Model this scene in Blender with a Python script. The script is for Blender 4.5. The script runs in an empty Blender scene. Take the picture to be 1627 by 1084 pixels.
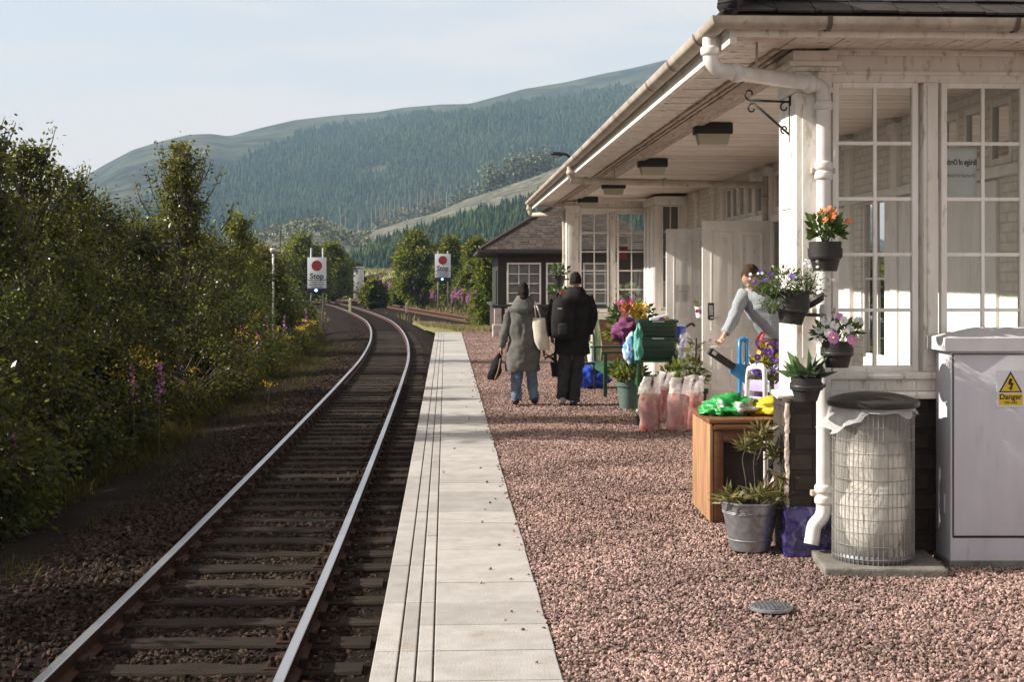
import bpy, bmesh, math, random
import numpy as np
from mathutils import Vector, Matrix, noise
random.seed(7); RN = np.random.default_rng(11)
R = math.radians; PI = math.pi
S = bpy.context.scene; COL = S.collection
F, HZ, H, CX = 2260.0, 443.0, 1.75, 813.5          # lens (pixels), horizon row, eye height

def P(px, py, D): return Vector(((px-CX)*D/F, D, H-(py-HZ)*D/F))
def Gd(py, z=0.0): return F*(H-z)/(py-HZ)
def G(px, py, z=0.0):
    D = Gd(py, z); return Vector(((px-CX)*D/F, D, z))

# ------------------------------------------------------------------ materials
MATS = {}
def nn(nt, t, **kw):
    n = nt.nodes.new(t)
    for k, v in kw.items():
        if k.startswith('i_'):
            n.inputs[int(k[2:]) if k[2:].isdigit() else k[2:]].default_value = v
        else: setattr(n, k, v)
    return n
def c4(c): return (c[0], c[1], c[2], 1)
def mat(name, col, rough=.6, metal=0., col2=None, scale=6., lo=.35, hi=.65, bump=0., bscale=60., island=0., spec=.4,
        trans=0., tk=1., alpha=1., dirt=None, dscale=9., dlo=.55, dhi=.75, inst=0., coat=0., stretch=None, detail=5.):
    m = bpy.data.materials.new(name); m.use_nodes = True; nt = m.node_tree
    b = nt.nodes['Principled BSDF']; L = nt.links.new
    b.inputs['Roughness'].default_value = rough; b.inputs['Metallic'].default_value = metal
    b.inputs['Specular IOR Level'].default_value = spec
    b.inputs['Coat Weight'].default_value = coat
    tc = nn(nt, 'ShaderNodeTexCoord'); co = tc.outputs['Object']
    if stretch:
        mp = nn(nt, 'ShaderNodeMapping'); mp.inputs['Scale'].default_value = stretch; L(co, mp.inputs[0]); co = mp.outputs[0]
    out = None
    def noise_mask(sc, a, bb, w=0):
        n = nn(nt, 'ShaderNodeTexNoise'); n.inputs['Scale'].default_value = sc; n.inputs['Detail'].default_value = detail
        n.inputs['Roughness'].default_value = .62; L(co, n.inputs['Vector'])
        r = nn(nt, 'ShaderNodeMapRange'); r.inputs[1].default_value = a; r.inputs[2].default_value = bb; L(n.outputs['Fac'], r.inputs[0])
        return r.outputs[0]
    rgb = nn(nt, 'ShaderNodeRGB'); rgb.outputs[0].default_value = c4(col); out = rgb.outputs[0]
    def mix(fac, a, c):
        x = nn(nt, 'ShaderNodeMix', data_type='RGBA'); L(a, x.inputs['A'])
        if isinstance(c, tuple): x.inputs['B'].default_value = c4(c)
        else: L(c, x.inputs['B'])
        if fac is not None: L(fac, x.inputs['Factor'])
        return x
    if col2 is not None: out = mix(noise_mask(scale, lo, hi), out, col2).outputs['Result']
    if island or inst:
        if island: g = nn(nt, 'ShaderNodeNewGeometry').outputs['Random Per Island']; amt = island
        else: g = nn(nt, 'ShaderNodeObjectInfo').outputs['Random']; amt = inst
        hs = nn(nt, 'ShaderNodeHueSaturation'); L(out, hs.inputs['Color'])
        r = nn(nt, 'ShaderNodeMapRange'); r.inputs[3].default_value = 1-amt; r.inputs[4].default_value = 1+amt; L(g, r.inputs[0]); L(r.outputs[0], hs.inputs['Value'])
        w = nn(nt, 'ShaderNodeTexWhiteNoise', noise_dimensions='1D'); L(g, w.inputs['W'])
        r2 = nn(nt, 'ShaderNodeMapRange'); r2.inputs[3].default_value = .5-.03*amt; r2.inputs[4].default_value = .5+.03*amt; L(w.outputs['Value'], r2.inputs[0]); L(r2.outputs[0], hs.inputs['Hue'])
        out = hs.outputs[0]
    if dirt is not None: out = mix(noise_mask(dscale, dlo, dhi), out, dirt).outputs['Result']
    L(out, b.inputs['Base Color'])
    if bump:
        n = nn(nt, 'ShaderNodeTexNoise'); n.inputs['Scale'].default_value = bscale; n.inputs['Detail'].default_value = 4; L(co, n.inputs['Vector'])
        bp = nn(nt, 'ShaderNodeBump'); bp.inputs['Strength'].default_value = bump; bp.inputs['Distance'].default_value = .01
        L(n.outputs['Fac'], bp.inputs['Height']); L(bp.outputs[0], b.inputs['Normal'])
    if trans or alpha < 1:
        o = nt.nodes['Material Output']; cur = b.outputs[0]
        if trans:
            t = nn(nt, 'ShaderNodeBsdfTranslucent'); tm_ = nn(nt, 'ShaderNodeMix', data_type='RGBA'); tm_.blend_type = 'MULTIPLY'; tm_.inputs['Factor'].default_value = 1; L(out, tm_.inputs['A']); tm_.inputs['B'].default_value = (tk*1.1,tk,tk*.6,1) if tk > 1 else (1,1,1,1); L(tm_.outputs['Result'], t.inputs[0]); x = nn(nt, 'ShaderNodeMixShader'); x.inputs[0].default_value = trans
            L(cur, x.inputs[1]); L(t.outputs[0], x.inputs[2]); cur = x.outputs[0]
        if alpha < 1:
            t = nn(nt, 'ShaderNodeBsdfTransparent'); x = nn(nt, 'ShaderNodeMixShader'); x.inputs[0].default_value = alpha
            L(t.outputs[0], x.inputs[1]); L(cur, x.inputs[2]); cur = x.outputs[0]
        L(cur, o.inputs['Surface'])
    MATS[name] = m; return m
def brickmat(name, c1, c2, mortar, w=.23, h=.075, msize=.012, bump=.5, dirt=None, rough=.85, off=.5, nz=.55):
    m = mat(name, c1, rough); nt = m.node_tree; L = nt.links.new; b = nt.nodes['Principled BSDF']
    tc = nn(nt, 'ShaderNodeTexCoord'); sp = nn(nt, 'ShaderNodeSeparateXYZ'); L(tc.outputs['Object'], sp.inputs[0])
    ad = nn(nt, 'ShaderNodeMath', operation='ADD'); L(sp.outputs[0], ad.inputs[0]); L(sp.outputs[1], ad.inputs[1])
    cb = nn(nt, 'ShaderNodeCombineXYZ'); L(ad.outputs[0], cb.inputs[0]); L(sp.outputs[2], cb.inputs[1])
    br = nn(nt, 'ShaderNodeTexBrick'); L(cb.outputs[0], br.inputs['Vector'])
    br.offset = off
    br.inputs['Color1'].default_value = c4(c1); br.inputs['Color2'].default_value = c4(c2); br.inputs['Mortar'].default_value = c4(mortar)
    br.inputs['Scale'].default_value = 1; br.inputs['Brick Width'].default_value = w; br.inputs['Row Height'].default_value = h; br.inputs['Mortar Size'].default_value = msize
    br.inputs['Mortar Smooth'].default_value = .3
    no = nn(nt, 'ShaderNodeTexNoise'); no.inputs['Scale'].default_value = 14; no.inputs['Detail'].default_value = 6; L(tc.outputs['Object'], no.inputs['Vector'])
    x = nn(nt, 'ShaderNodeMix', data_type='RGBA'); x.blend_type = 'MULTIPLY'; x.inputs['Factor'].default_value = nz
    rp = nn(nt, 'ShaderNodeMapRange'); rp.inputs[1].default_value = .3; rp.inputs[2].default_value = .7; rp.inputs[3].default_value = .45; rp.inputs[4].default_value = 1.25; L(no.outputs['Fac'], rp.inputs[0])
    L(br.outputs['Color'], x.inputs['A']); L(rp.outputs[0], x.inputs['B']); L(x.outputs['Result'], b.inputs['Base Color'])
    sm = nn(nt, 'ShaderNodeMath', operation='MULTIPLY_ADD'); L(no.outputs['Fac'], sm.inputs[0]); sm.inputs[1].default_value = .5; L(br.outputs['Fac'], sm.inputs[2]); 
    bp = nn(nt, 'ShaderNodeBump'); bp.invert = True; bp.inputs['Strength'].default_value = bump; bp.inputs['Distance'].default_value = .012; L(sm.outputs[0], bp.inputs['Height']); L(bp.outputs[0], b.inputs['Normal'])
    return m
def glassmat(name, refl=.1, tint=(.92,.95,.94)):
    m = bpy.data.materials.new(name); m.use_nodes = True; nt = m.node_tree; L = nt.links.new
    nt.nodes.remove(nt.nodes['Principled BSDF']); o = nt.nodes['Material Output']
    t = nn(nt, 'ShaderNodeBsdfTransparent'); t.inputs[0].default_value = c4(tint)
    g = nn(nt, 'ShaderNodeBsdfGlossy'); g.inputs['Roughness'].default_value = .02
    fr = nn(nt, 'ShaderNodeFresnel'); fr.inputs[0].default_value = 1.45
    ad = nn(nt, 'ShaderNodeMath', operation='ADD'); L(fr.outputs[0], ad.inputs[0]); ad.inputs[1].default_value = refl
    x = nn(nt, 'ShaderNodeMixShader'); L(ad.outputs[0], x.inputs[0]); L(t.outputs[0], x.inputs[1]); L(g.outputs[0], x.inputs[2]); L(x.outputs[0], o.inputs[0])
    MATS[name] = m; return m
def emitmat(name, col, st):
    m = bpy.data.materials.new(name); m.use_nodes = True; nt = m.node_tree
    b = nt.nodes['Principled BSDF']; b.inputs['Emission Color'].default_value = c4(col); b.inputs['Emission Strength'].default_value = st; b.inputs['Base Color'].default_value = c4(col)
    MATS[name] = m; return m

white  = mat('white_paint', (.8,.77,.72), .55, col2=(.68,.63,.57), scale=3, dirt=(.27,.21,.16), dscale=11, dlo=.55, dhi=.74, bump=.2, bscale=40, stretch=(1.6,1.6,.55), detail=9.)
white2 = mat('clean_white_paint', (.84,.82,.79), .5, col2=(.74,.71,.67), scale=4, dirt=(.38,.32,.26), dscale=14, dlo=.6, dhi=.8, stretch=(1.6,1.6,.5), bump=.12, bscale=40, detail=9.)
whitef = mat('flaking_white_paint', (.76,.71,.65), .7, col2=(.6,.53,.46), scale=5, dirt=(.22,.17,.13), dscale=15, dlo=.56, dhi=.72, bump=.5, bscale=30)
board  = mat('ceiling_board_paint', (.8,.74,.67), .6, col2=(.66,.58,.5), scale=4, island=.12, dirt=(.26,.19,.15), dscale=9, dlo=.53, dhi=.72, stretch=(.5,6,1))
slate  = brickmat('roof_slate', (.022,.018,.016), (.045,.036,.031), (.01,.009,.008), .26, .13, .014, 1.0, off=.5)
slatef = brickmat('roof_slate_front', (.03,.027,.026), (.055,.05,.047), (.012,.011,.01), .26, .12, .012, .9)
beamm  = mat('stained_beam', (.5,.43,.36), .7, col2=(.34,.27,.22), scale=4, dirt=(.12,.09,.07), dscale=12, dlo=.5, dhi=.7, bump=.5, bscale=30, stretch=(3,.5,3))
gutterm= mat('gutter_paint', (.48,.43,.36), .5, col2=(.33,.28,.23), scale=5, dirt=(.12,.1,.08), dscale=12, dlo=.58, dhi=.75, bump=.1)
pipem  = mat('downpipe_paint', (.72,.71,.7), .35, col2=(.58,.55,.52), scale=6, dirt=(.25,.17,.12), dscale=20, dlo=.66, dhi=.85)
brickp = brickmat('painted_brick', (.76,.72,.66), (.72,.68,.62), (.62,.58,.52), .225, .075, .009, .5, nz=.25)
brickd = brickmat('dark_brick', (.04,.03,.025), (.055,.04,.032), (.03,.025,.021), .3, .13, .02, 1.)
brickr = brickmat('red_brick', (.16,.07,.05), (.2,.1,.07), (.16,.12,.1), .22, .075, .012, .6)
purple = mat('purple_paint', (.022,.017,.085), .35, col2=(.05,.036,.18), scale=9, bump=1., bscale=18, dirt=(.4,.36,.5), dscale=30, dlo=.64, dhi=.72, coat=.6)
iron   = mat('black_iron', (.02,.02,.02), .5)
glass  = glassmat('window_glass', -.015)
glassr = glassmat('window_glass_reflective', .03, (.86,.89,.88))
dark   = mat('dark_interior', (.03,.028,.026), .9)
curtain= mat('curtain', (.62,.6,.56), .9, col2=(.5,.48,.44), scale=8, trans=.3)
blackp = mat('black_plastic', (.022,.021,.021), .42, col2=(.04,.038,.037), scale=5, bump=.1)
potm   = mat('pot_plastic', (.016,.015,.015), .55, col2=(.028,.025,.025), scale=8, dirt=(.07,.058,.05), dscale=14, dlo=.62, dhi=.85, bump=.15)
potg   = mat('green_grey_pot', (.10,.15,.13), .5, col2=(.08,.12,.11), scale=6)
soil   = mat('soil', (.03,.02,.014), .95, bump=1, bscale=60)
galv   = mat('galvanised_steel', (.4,.41,.43), .42, metal=.75, col2=(.26,.27,.3), scale=26, bump=.1, bscale=30, dirt=(.22,.21,.2), dscale=8)
wood   = mat('pine_wood', (.4,.225,.115), .65, col2=(.25,.13,.065), scale=5, stretch=(3,3,.5), bump=.12, bscale=40, island=.12)
woodd  = mat('dark_stained_wood', (.2,.085,.035), .5, col2=(.13,.055,.025), scale=5, stretch=(1,6,6), island=.12)
cabm   = mat('cabinet_paint', (.56,.55,.6), .42, col2=(.5,.49,.54), scale=2.5, bump=.05, bscale=200, dirt=(.4,.38,.4), dscale=5, dlo=.6, dhi=.85, stretch=(3,3,.7))
cabl   = mat('cabinet_lid', (.6,.59,.61), .5, col2=(.52,.51,.53), scale=6)
yellow = mat('sign_yellow', (.62,.44,.02), .4)
blackm = mat('sign_black', (.012,.012,.012), .5)
signw  = mat('sign_white', (.7,.71,.74), .4, col2=(.62,.63,.67), scale=3)
redm   = mat('sign_red', (.32,.035,.022), .4, col2=(.25,.03,.02), scale=3)
paper  = mat('paper', (.74,.73,.71), .7, col2=(.66,.65,.62), scale=4)
steel  = mat('grey_steel', (.42,.43,.44), .4, metal=.5, col2=(.34,.34,.35), scale=9)
wirem  = mat('wire', (.3,.29,.28), .4, metal=.7)
bagm   = mat('bin_bag', (.86,.85,.82), .3, col2=(.76,.74,.69), scale=4, trans=.4, alpha=.34, dirt=(.42,.35,.27), dscale=3.2, dlo=.62, dhi=.85, bump=.5, bscale=14)
binin  = mat('bin_contents', (.62,.6,.55), .7, col2=(.45,.41,.36), scale=5, dirt=(.14,.1,.07), dscale=3.2, dlo=.5, dhi=.66)
plasticbag = mat('clear_plastic', (.82,.8,.8), .25, trans=.2, alpha=.23, bump=.8, bscale=20, coat=.6)
redfill= mat('red_netting', (.33,.06,.04), .55, col2=(.42,.13,.1), scale=10, dirt=(.16,.07,.05), dscale=9, dlo=.48, dhi=.68, bump=.8, bscale=40)
plasticw=mat('white_bag_plastic', (.8,.78,.77), .3, bump=.6, bscale=18, coat=.4)
concrete=mat('paving_slab', (.375,.358,.34), .8, col2=(.3,.282,.262), scale=5, island=.13, bump=.4, bscale=90, dirt=(.26,.2,.15), dscale=4.5, dlo=.58, dhi=.85)
wallst = mat('platform_wall', (.09,.065,.05), .9, col2=(.05,.04,.03), scale=4, bump=.6, bscale=20)
groovem= mat('groove_dirt', (.07,.045,.03), .95)
gravelm= mat('gravel_ground', (.26,.185,.155), .9, spec=.12, col2=(.17,.115,.095), scale=55, bump=1., bscale=70, dirt=(.36,.28,.25), dscale=90, dlo=.6, dhi=.72)
stonem = mat('gravel_stone', (.265,.182,.158), .8, spec=.15, inst=.75, bump=.3, bscale=60)
_nt = stonem.node_tree; _b = _nt.nodes['Principled BSDF']; _src = _b.inputs['Base Color'].links[0].from_socket; _ge = nn(_nt,'ShaderNodeNewGeometry'); _no = nn(_nt,'ShaderNodeTexNoise'); _no.inputs['Scale'].default_value = .9; _no.inputs['Detail'].default_value = 5; _nt.links.new(_ge.outputs['Position'], _no.inputs['Vector'])
_mr = nn(_nt,'ShaderNodeMapRange'); _mr.inputs[1].default_value = .35; _mr.inputs[2].default_value = .65; _mr.inputs[3].default_value = .75; _mr.inputs[4].default_value = 1.25; _nt.links.new(_no.outputs['Fac'], _mr.inputs[0]); _mx = nn(_nt,'ShaderNodeMix', data_type='RGBA'); _mx.blend_type = 'MULTIPLY'; _mx.inputs['Factor'].default_value = 1; _nt.links.new(_src, _mx.inputs['A']); _nt.links.new(_mr.outputs[0], _mx.inputs['B']); _nt.links.new(_mx.outputs['Result'], _b.inputs['Base Color'])
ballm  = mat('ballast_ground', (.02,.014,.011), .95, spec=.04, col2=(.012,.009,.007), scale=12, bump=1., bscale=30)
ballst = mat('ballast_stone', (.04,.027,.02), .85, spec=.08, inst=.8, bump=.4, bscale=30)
railtop= mat('rail_steel', (.5,.5,.52), .3, metal=.9)
chairm = mat('chair_iron', (.045,.026,.018), .85, spec=.1, col2=(.025,.016,.012), scale=14, bump=.3)
railrust=mat('rail_rust', (.08,.04,.026), .85, spec=.15, col2=(.05,.026,.017), scale=14, bump=.3)
rusttop= mat('rusty_rail_top', (.34,.17,.1), .7, col2=(.25,.12,.07), scale=4)
sleeperm=mat('sleeper_wood', (.036,.027,.02), .95, col2=(.02,.015,.011), scale=6, stretch=(.6,8,4), bump=.6, bscale=25, inst=.25, spec=.15)
grassd = mat('grass_ground', (.015,.017,.008), .95, spec=.05, col2=(.028,.024,.012), scale=.6, bump=.6, bscale=8, detail=8)
leafd  = mat('leaf_dark', (.011,.015,.0045), .38, island=.65, trans=.45, tk=7., col2=(.019,.018,.005), scale=.7, spec=.3)
leafm  = mat('leaf_mid', (.021,.029,.007), .36, island=.65, trans=.48, tk=6.5, col2=(.031,.03,.0075), scale=.6, spec=.35)
leaff  = mat('leaf_fresh', (.045,.065,.014), .4, island=.55, trans=.45, tk=4., col2=(.06,.066,.014), scale=.6, spec=.3)
leafl  = mat('leaf_light', (.08,.115,.026), .5, island=.45, trans=.4, tk=2.2, col2=(.1,.11,.024), scale=.6, spec=.2)
leafp  = mat('pot_leaf', (.07,.12,.025), .4, island=.35, trans=.25)
leafy  = mat('olive_leaf', (.16,.15,.05), .5, island=.35, trans=.25)
barkm  = mat('bark', (.09,.07,.055), .9, col2=(.05,.04,.03), scale=8, stretch=(3,3,.6), bump=.6)
weedm  = mat('weed_green', (.017,.021,.006), .7, island=.6, trans=.42, tk=5., col2=(.028,.024,.008), scale=.35, spec=.15)
drym   = mat('dry_grass', (.2,.17,.075), .8, spec=.1, island=.35, trans=.3)
stemm  = mat('stem', (.07,.09,.03), .7)
def petal(n, c): return mat(n, c, .5, island=.2, trans=.3)
pinkf = petal('fireweed_petal', (.5,.17,.43)); yelf = petal('yellow_petal', (.65,.42,.02)); orgf = petal('orange_petal', (.7,.16,.03))
whif = petal('white_petal', (.75,.74,.76)); purf = petal('violet_petal', (.14,.06,.42)); pnkf = petal('pink_petal', (.62,.25,.5)); redf = petal('red_petal', (.6,.02,.02)); magf = petal('magenta_petal', (.55,.05,.25))
benchg = mat('green_paint', (.018,.085,.033), .4, col2=(.015,.06,.026), scale=6, dirt=(.07,.09,.05), dscale=14)
crateg = mat('green_plastic', (.006,.05,.027), .35, col2=(.005,.035,.02), scale=4, coat=.2)
lilac  = mat('lilac_paint', (.4,.36,.62), .5, col2=(.33,.3,.52), scale=7)
bluem  = mat('blue_plastic', (.03,.24,.55), .3, coat=.3)
navy   = mat('royal_blue_plastic', (.02,.06,.4), .35, bump=.5, bscale=14)
whitep = mat('white_plastic', (.78,.77,.76), .35, col2=(.68,.66,.63), scale=9)
slabm = mat('weathered_slab', (.2,.185,.165), .9, col2=(.13,.12,.1), scale=7, bump=.5, bscale=60, dirt=(.08,.07,.055), dscale=10, dlo=.55, dhi=.75)
# ------------------------------------------------------------------ builders
def catmull(pts, k):
    pts = [Vector(p) for p in pts]
    if len(pts) < 3 or k < 2: return pts
    out = []
    for i in range(len(pts)-1):
        p0 = pts[max(i-1,0)]; p1 = pts[i]; p2 = pts[i+1]; p3 = pts[min(i+2,len(pts)-1)]
        for j in range(k):
            t = j/k
            out.append(.5*((2*p1)+(p2-p0)*t+(2*p0-5*p1+4*p2-p3)*t*t+(3*p1-p0-3*p2+p3)*t**3))
    out.append(pts[-1]); return out
class MB:
    def __init__(s): s.v = []; s.f = []; s.mi = []; s.cur = 0
    def add(s, vs, fs):
        o = len(s.v); s.v += [tuple(v) for v in vs]; s.f += [tuple(i+o for i in f) for f in fs]; s.mi += [s.cur]*len(fs); return s
    def box(s, a, b, M=None):
        x0,y0,z0 = (min(a[i],b[i]) for i in range(3)); x1,y1,z1 = (max(a[i],b[i]) for i in range(3))
        vs = [Vector(p) for p in ((x0,y0,z0),(x1,y0,z0),(x1,y1,z0),(x0,y1,z0),(x0,y0,z1),(x1,y0,z1),(x1,y1,z1),(x0,y1,z1))]
        if M is not None: vs = [M @ v for v in vs]
        return s.add(vs, [(0,3,2,1),(4,5,6,7),(0,1,5,4),(1,2,6,5),(2,3,7,6),(3,0,4,7)])
    def bbox(s, a, b, r=.008, M=None):          # box with chamfered edges
        bm = bmesh.new(); lo = [min(a[i],b[i]) for i in range(3)]; hi = [max(a[i],b[i]) for i in range(3)]
        bmesh.ops.create_cube(bm, size=1)
        for v in bm.verts: v.co = Vector([(lo[i]+hi[i])/2+v.co[i]*(hi[i]-lo[i]) for i in range(3)])
        r = min(r, min(hi[i]-lo[i] for i in range(3))*.4)
        bmesh.ops.bevel(bm, geom=bm.edges[:], offset=r, segments=2, affect='EDGES', profile=.6)
        bm.verts.index_update(); vs = [v.co.copy() for v in bm.verts]
        if M is not None: vs = [M @ v for v in vs]
        s.add(vs, [[v.index for v in f.verts] for f in bm.faces]); bm.free(); return s
    def beam(s, a, b, w, h, up=(0,0,1), ch=0):      # rectangular bar between two points
        a, b = Vector(a), Vector(b); d = b-a; L = d.length; d.normalize(); up = Vector(up)
        x = d.cross(up)
        if x.length < 1e-4: x = d.cross(Vector((0,1,0)))
        x.normalize(); z = x.cross(d)
        M = Matrix.Translation(a) @ Matrix((x, d, z)).transposed().to_4x4()
        return s.bbox((-w/2,0,-h/2), (w/2,L,h/2), ch, M) if ch else s.box((-w/2,0,-h/2), (w/2,L,h/2), M)
    def tube(s, pts, r, seg=10, k=1, cap=True, sq=1., jit=0.):
        n0 = len(pts); rr = list(r) if isinstance(r, (list, tuple)) else [r]*n0
        if k > 1:
            q = catmull(pts, k); m = len(q)
            rr = [float(np.interp(i/(m-1)*(n0-1), range(n0), rr)) for i in range(m)]
            pts = q
        pts = [Vector(p) for p in pts]; n = len(pts)
        t = [(pts[min(i+1,n-1)]-pts[max(i-1,0)]).normalized() for i in range(n)]
        u = Vector((0,0,1)) if abs(t[0].z) < .9 else Vector((0,1,0)); x = t[0].cross(u).normalized()
        vs, fs = [], []
        for i in range(n):
            x = (x - t[i]*x.dot(t[i])).normalized(); y = t[i].cross(x)
            for j in range(seg):
                a = 2*PI*j/seg; q = 1+(random.uniform(-jit,jit) if jit else 0)
                vs.append(pts[i]+(x*math.cos(a)+y*math.sin(a)*sq)*rr[i]*q)
        for i in range(n-1):
            for j in range(seg):
                a, b = i*seg+j, i*seg+(j+1)%seg; fs.append((a,b,b+seg,a+seg))
        if cap: fs.append(tuple(range(seg))[::-1]); fs.append(tuple((n-1)*seg+j for j in range(seg)))
        return s.add(vs, fs)
    def lathe(s, prof, c=(0,0,0), seg=24, M=None, sy=1.):
        vs, fs = [], []; c = Vector(c)
        for r, z in prof:
            for j in range(seg):
                a = 2*PI*j/seg; v = Vector((r*math.cos(a), r*math.sin(a)*sy, z)); vs.append(c+(M @ v if M is not None else v))
        for i in range(len(prof)-1):
            for j in range(seg):
                a, b = i*seg+j, i*seg+(j+1)%seg; fs.append((a,b,b+seg,a+seg))
        if prof[0][0] > 1e-5: fs.append(tuple(range(seg))[::-1])
        if prof[-1][0] > 1e-5: fs.append(tuple((len(prof)-1)*seg+j for j in range(seg)))
        return s.add(vs, fs)
    def loft(s, rings, seg=20, k=3, fold=0., fs_=6., seed=0, cap=True):   # rings: (x,y,z,rx,ry)
        n0 = len(rings); A = np.array(rings, float); m = (n0-1)*k+1; t = np.arange(m)/k
        pos = catmull([a[:3] for a in A], k); rx = np.interp(t, range(n0), A[:,3]); ry = np.interp(t, range(n0), A[:,4])
        vs, fc = [], []
        for i in range(m):
            for j in range(seg):
                a = 2*PI*j/seg; q = 1+fold*noise.noise(Vector((math.cos(a)*fs_*.5, math.sin(a)*fs_*.5+seed, pos[i].z*fs_*.6)))
                vs.append((pos[i].x+math.cos(a)*rx[i]*q, pos[i].y+math.sin(a)*ry[i]*q, pos[i].z))
        for i in range(m-1):
            for j in range(seg):
                a, b = i*seg+j, i*seg+(j+1)%seg; fc.append((a,b,b+seg,a+seg))
        if cap: fc.append(tuple(range(seg))[::-1]); fc.append(tuple((m-1)*seg+j for j in range(seg)))
        return s.add(vs, fc)
    def prism(s, poly, d, M=None):                # polygon in xz extruded along +y by d
        n = len(poly); vs = [Vector((p[0],0,p[1])) for p in poly]+[Vector((p[0],d,p[1])) for p in poly]
        if M is not None: vs = [M @ v for v in vs]
        return s.add(vs, [tuple(range(n)), tuple(range(2*n-1,n-1,-1))]+[(i,i+n,(i+1)%n+n,(i+1)%n) for i in range(n)])
    def blob(s, c, r, sub=3, amp=.2, fr=2., seed=0., flat=None, M=None):
        bm = bmesh.new(); bmesh.ops.create_icosphere(bm, subdivisions=sub, radius=1); vs = []
        for v in bm.verts:
            d = v.co.normalized(); q = 1+amp*noise.noise(d*fr+Vector((seed,seed*.7,0)))+amp*.5*noise.noise(d*fr*2.7+Vector((seed,0,seed)))
            p = Vector((d.x*r[0]*q, d.y*r[1]*q, d.z*r[2]*q))
            if flat is not None and p.z < flat: p.z = flat+(p.z-flat)*.06
            vs.append(Vector(c)+(M @ p if M is not None else p))
        bm.verts.index_update(); s.add(vs, [[v.index for v in f.verts] for f in bm.faces]); bm.free(); return s
    def build(s, name, m, parent=None, smooth=False, world=True, bevel=0):
        me = bpy.data.meshes.new(name); me.from_pydata(s.v, [], s.f)
        for q in (m if isinstance(m, (list, tuple)) else [m]): me.materials.append(q)
        if isinstance(m, (list, tuple)): me.polygons.foreach_set('material_index', s.mi)
        if smooth is True: me.polygons.foreach_set('use_smooth', [True]*len(me.polygons))
        o = bpy.data.objects.new(name, me); COL.objects.link(o)
        if isinstance(smooth, float):
            me.polygons.foreach_set('use_smooth', [True]*len(me.polygons)); me.set_sharp_from_angle(angle=smooth)
        if parent is not None:
            o.parent = parent
            if world: me.transform(wm(parent).inverted())
        me.update(); return o
def wm(o):
    M = Matrix.Translation(o.location) @ o.rotation_euler.to_matrix().to_4x4()
    return wm(o.parent) @ M if o.parent else M
SH = 0.6     # angle for smooth shading by angle
def tag(o, label=None, cat=None, group=None, kind=None):
    for k, v in (('label',label),('category',cat),('group',group),('kind',kind)):
        if v: o[k] = v
    return o
def thing(name, label, cat, loc=(0,0,0), rz=0, group=None):
    o = bpy.data.objects.new(name, None); COL.objects.link(o); o.location = loc; o.rotation_euler = (0,0,rz); o.empty_display_size = .1
    return tag(o, label, cat, group)
def struct(o): o['kind'] = 'structure'; return o
CH = {}
def kids(o): return [c for c in bpy.data.objects if c.parent == o]
def copy_tree(o, parent=None, kmap=None):
    c = o.copy(); COL.objects.link(c); c.parent = parent
    for ch in kmap.get(o.name, []): copy_tree(ch, c, kmap)
    return c
def kidmap():
    d = {}
    for c in bpy.data.objects:
        if c.parent: d.setdefault(c.parent.name, []).append(c)
    return d
def text_mesh(s, size, m, M, parent, name='lettering', ext=.0012, align='CENTER', bold=0., xs=1.):
    cu = bpy.data.curves.new(name, 'FONT'); cu.body = s; cu.size = size; cu.align_x = align; cu.align_y = 'CENTER'; cu.extrude = ext; cu.offset = bold; cu.resolution_u = 3
    o = bpy.data.objects.new(name, cu); COL.objects.link(o); bpy.context.view_layer.update()
    me = bpy.data.meshes.new_from_object(o.evaluated_get(bpy.context.evaluated_depsgraph_get()))
    bpy.data.objects.remove(o)
    me.transform(Matrix.Scale(xs, 4, (1,0,0))); me.transform(wm(parent).inverted() @ M if parent else M)
    me.materials.clear(); me.materials.append(m)
    t = bpy.data.objects.new(name, me); COL.objects.link(t); t.parent = parent; return t
def facing(p, flip=False, ry=0.):          # text plane facing the camera (-Y); flip mirrors it
    M = Matrix.Translation(p) @ Matrix.Rotation(R(90), 4, 'X')
    if ry: M = M @ Matrix.Rotation(ry, 4, 'Z')
    if flip: M = M @ Matrix.Scale(-1, 4, (1,0,0))
    return M
# numpy meshes -----------------------------------------------------
def np_mesh(name, V, Fq, m, parent=None, mi=None, kind=None):
    me = bpy.data.meshes.new(name); V = np.asarray(V, np.float32); Fq = np.asarray(Fq, np.int32); n, k = Fq.shape
    if parent is not None: V = V - np.array(wm(parent).translation, np.float32)
    me.vertices.add(len(V)); me.vertices.foreach_set('co', V.ravel())
    me.loops.add(n*k); me.loops.foreach_set('vertex_index', Fq.ravel())
    me.polygons.add(n); me.polygons.foreach_set('loop_start', np.arange(0, n*k, k, dtype=np.int32))
    for q in (m if isinstance(m, (list, tuple)) else [m]): me.materials.append(q)
    if mi is not None: me.polygons.foreach_set('material_index', np.asarray(mi, np.int32))
    me.update(calc_edges=True); me.validate()
    o = bpy.data.objects.new(name, me); COL.objects.link(o); o.parent = parent
    if kind: o['kind'] = kind
    return o
def unit(n):
    v = RN.normal(size=(n,3)); return v/np.linalg.norm(v, axis=1, keepdims=True)
def leaves(pts, size, asp=.55, dirs=None, up=.0, sj=.6):
    """one rhombic leaf per point; dirs: axis of each leaf"""
    n = len(pts); a = unit(n) if dirs is None else dirs + unit(n)*.35
    a = a/np.linalg.norm(a, axis=1, keepdims=True)
    b = np.cross(a, unit(n)+np.array([0,0,up])); b /= np.linalg.norm(b, axis=1, keepdims=True)+1e-6
    s = (size*(1+RN.uniform(-sj,sj,n)))[:,None]; nrm = np.cross(a, b)
    V = np.stack([pts, pts+a*s*.45+b*s*asp*.5+nrm*s*.06, pts+a*s, pts+a*s*.45-b*s*asp*.5+nrm*s*.06], 1).reshape(-1,3)
    Fq = np.arange(n*4).reshape(n,4); return V, Fq
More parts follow.
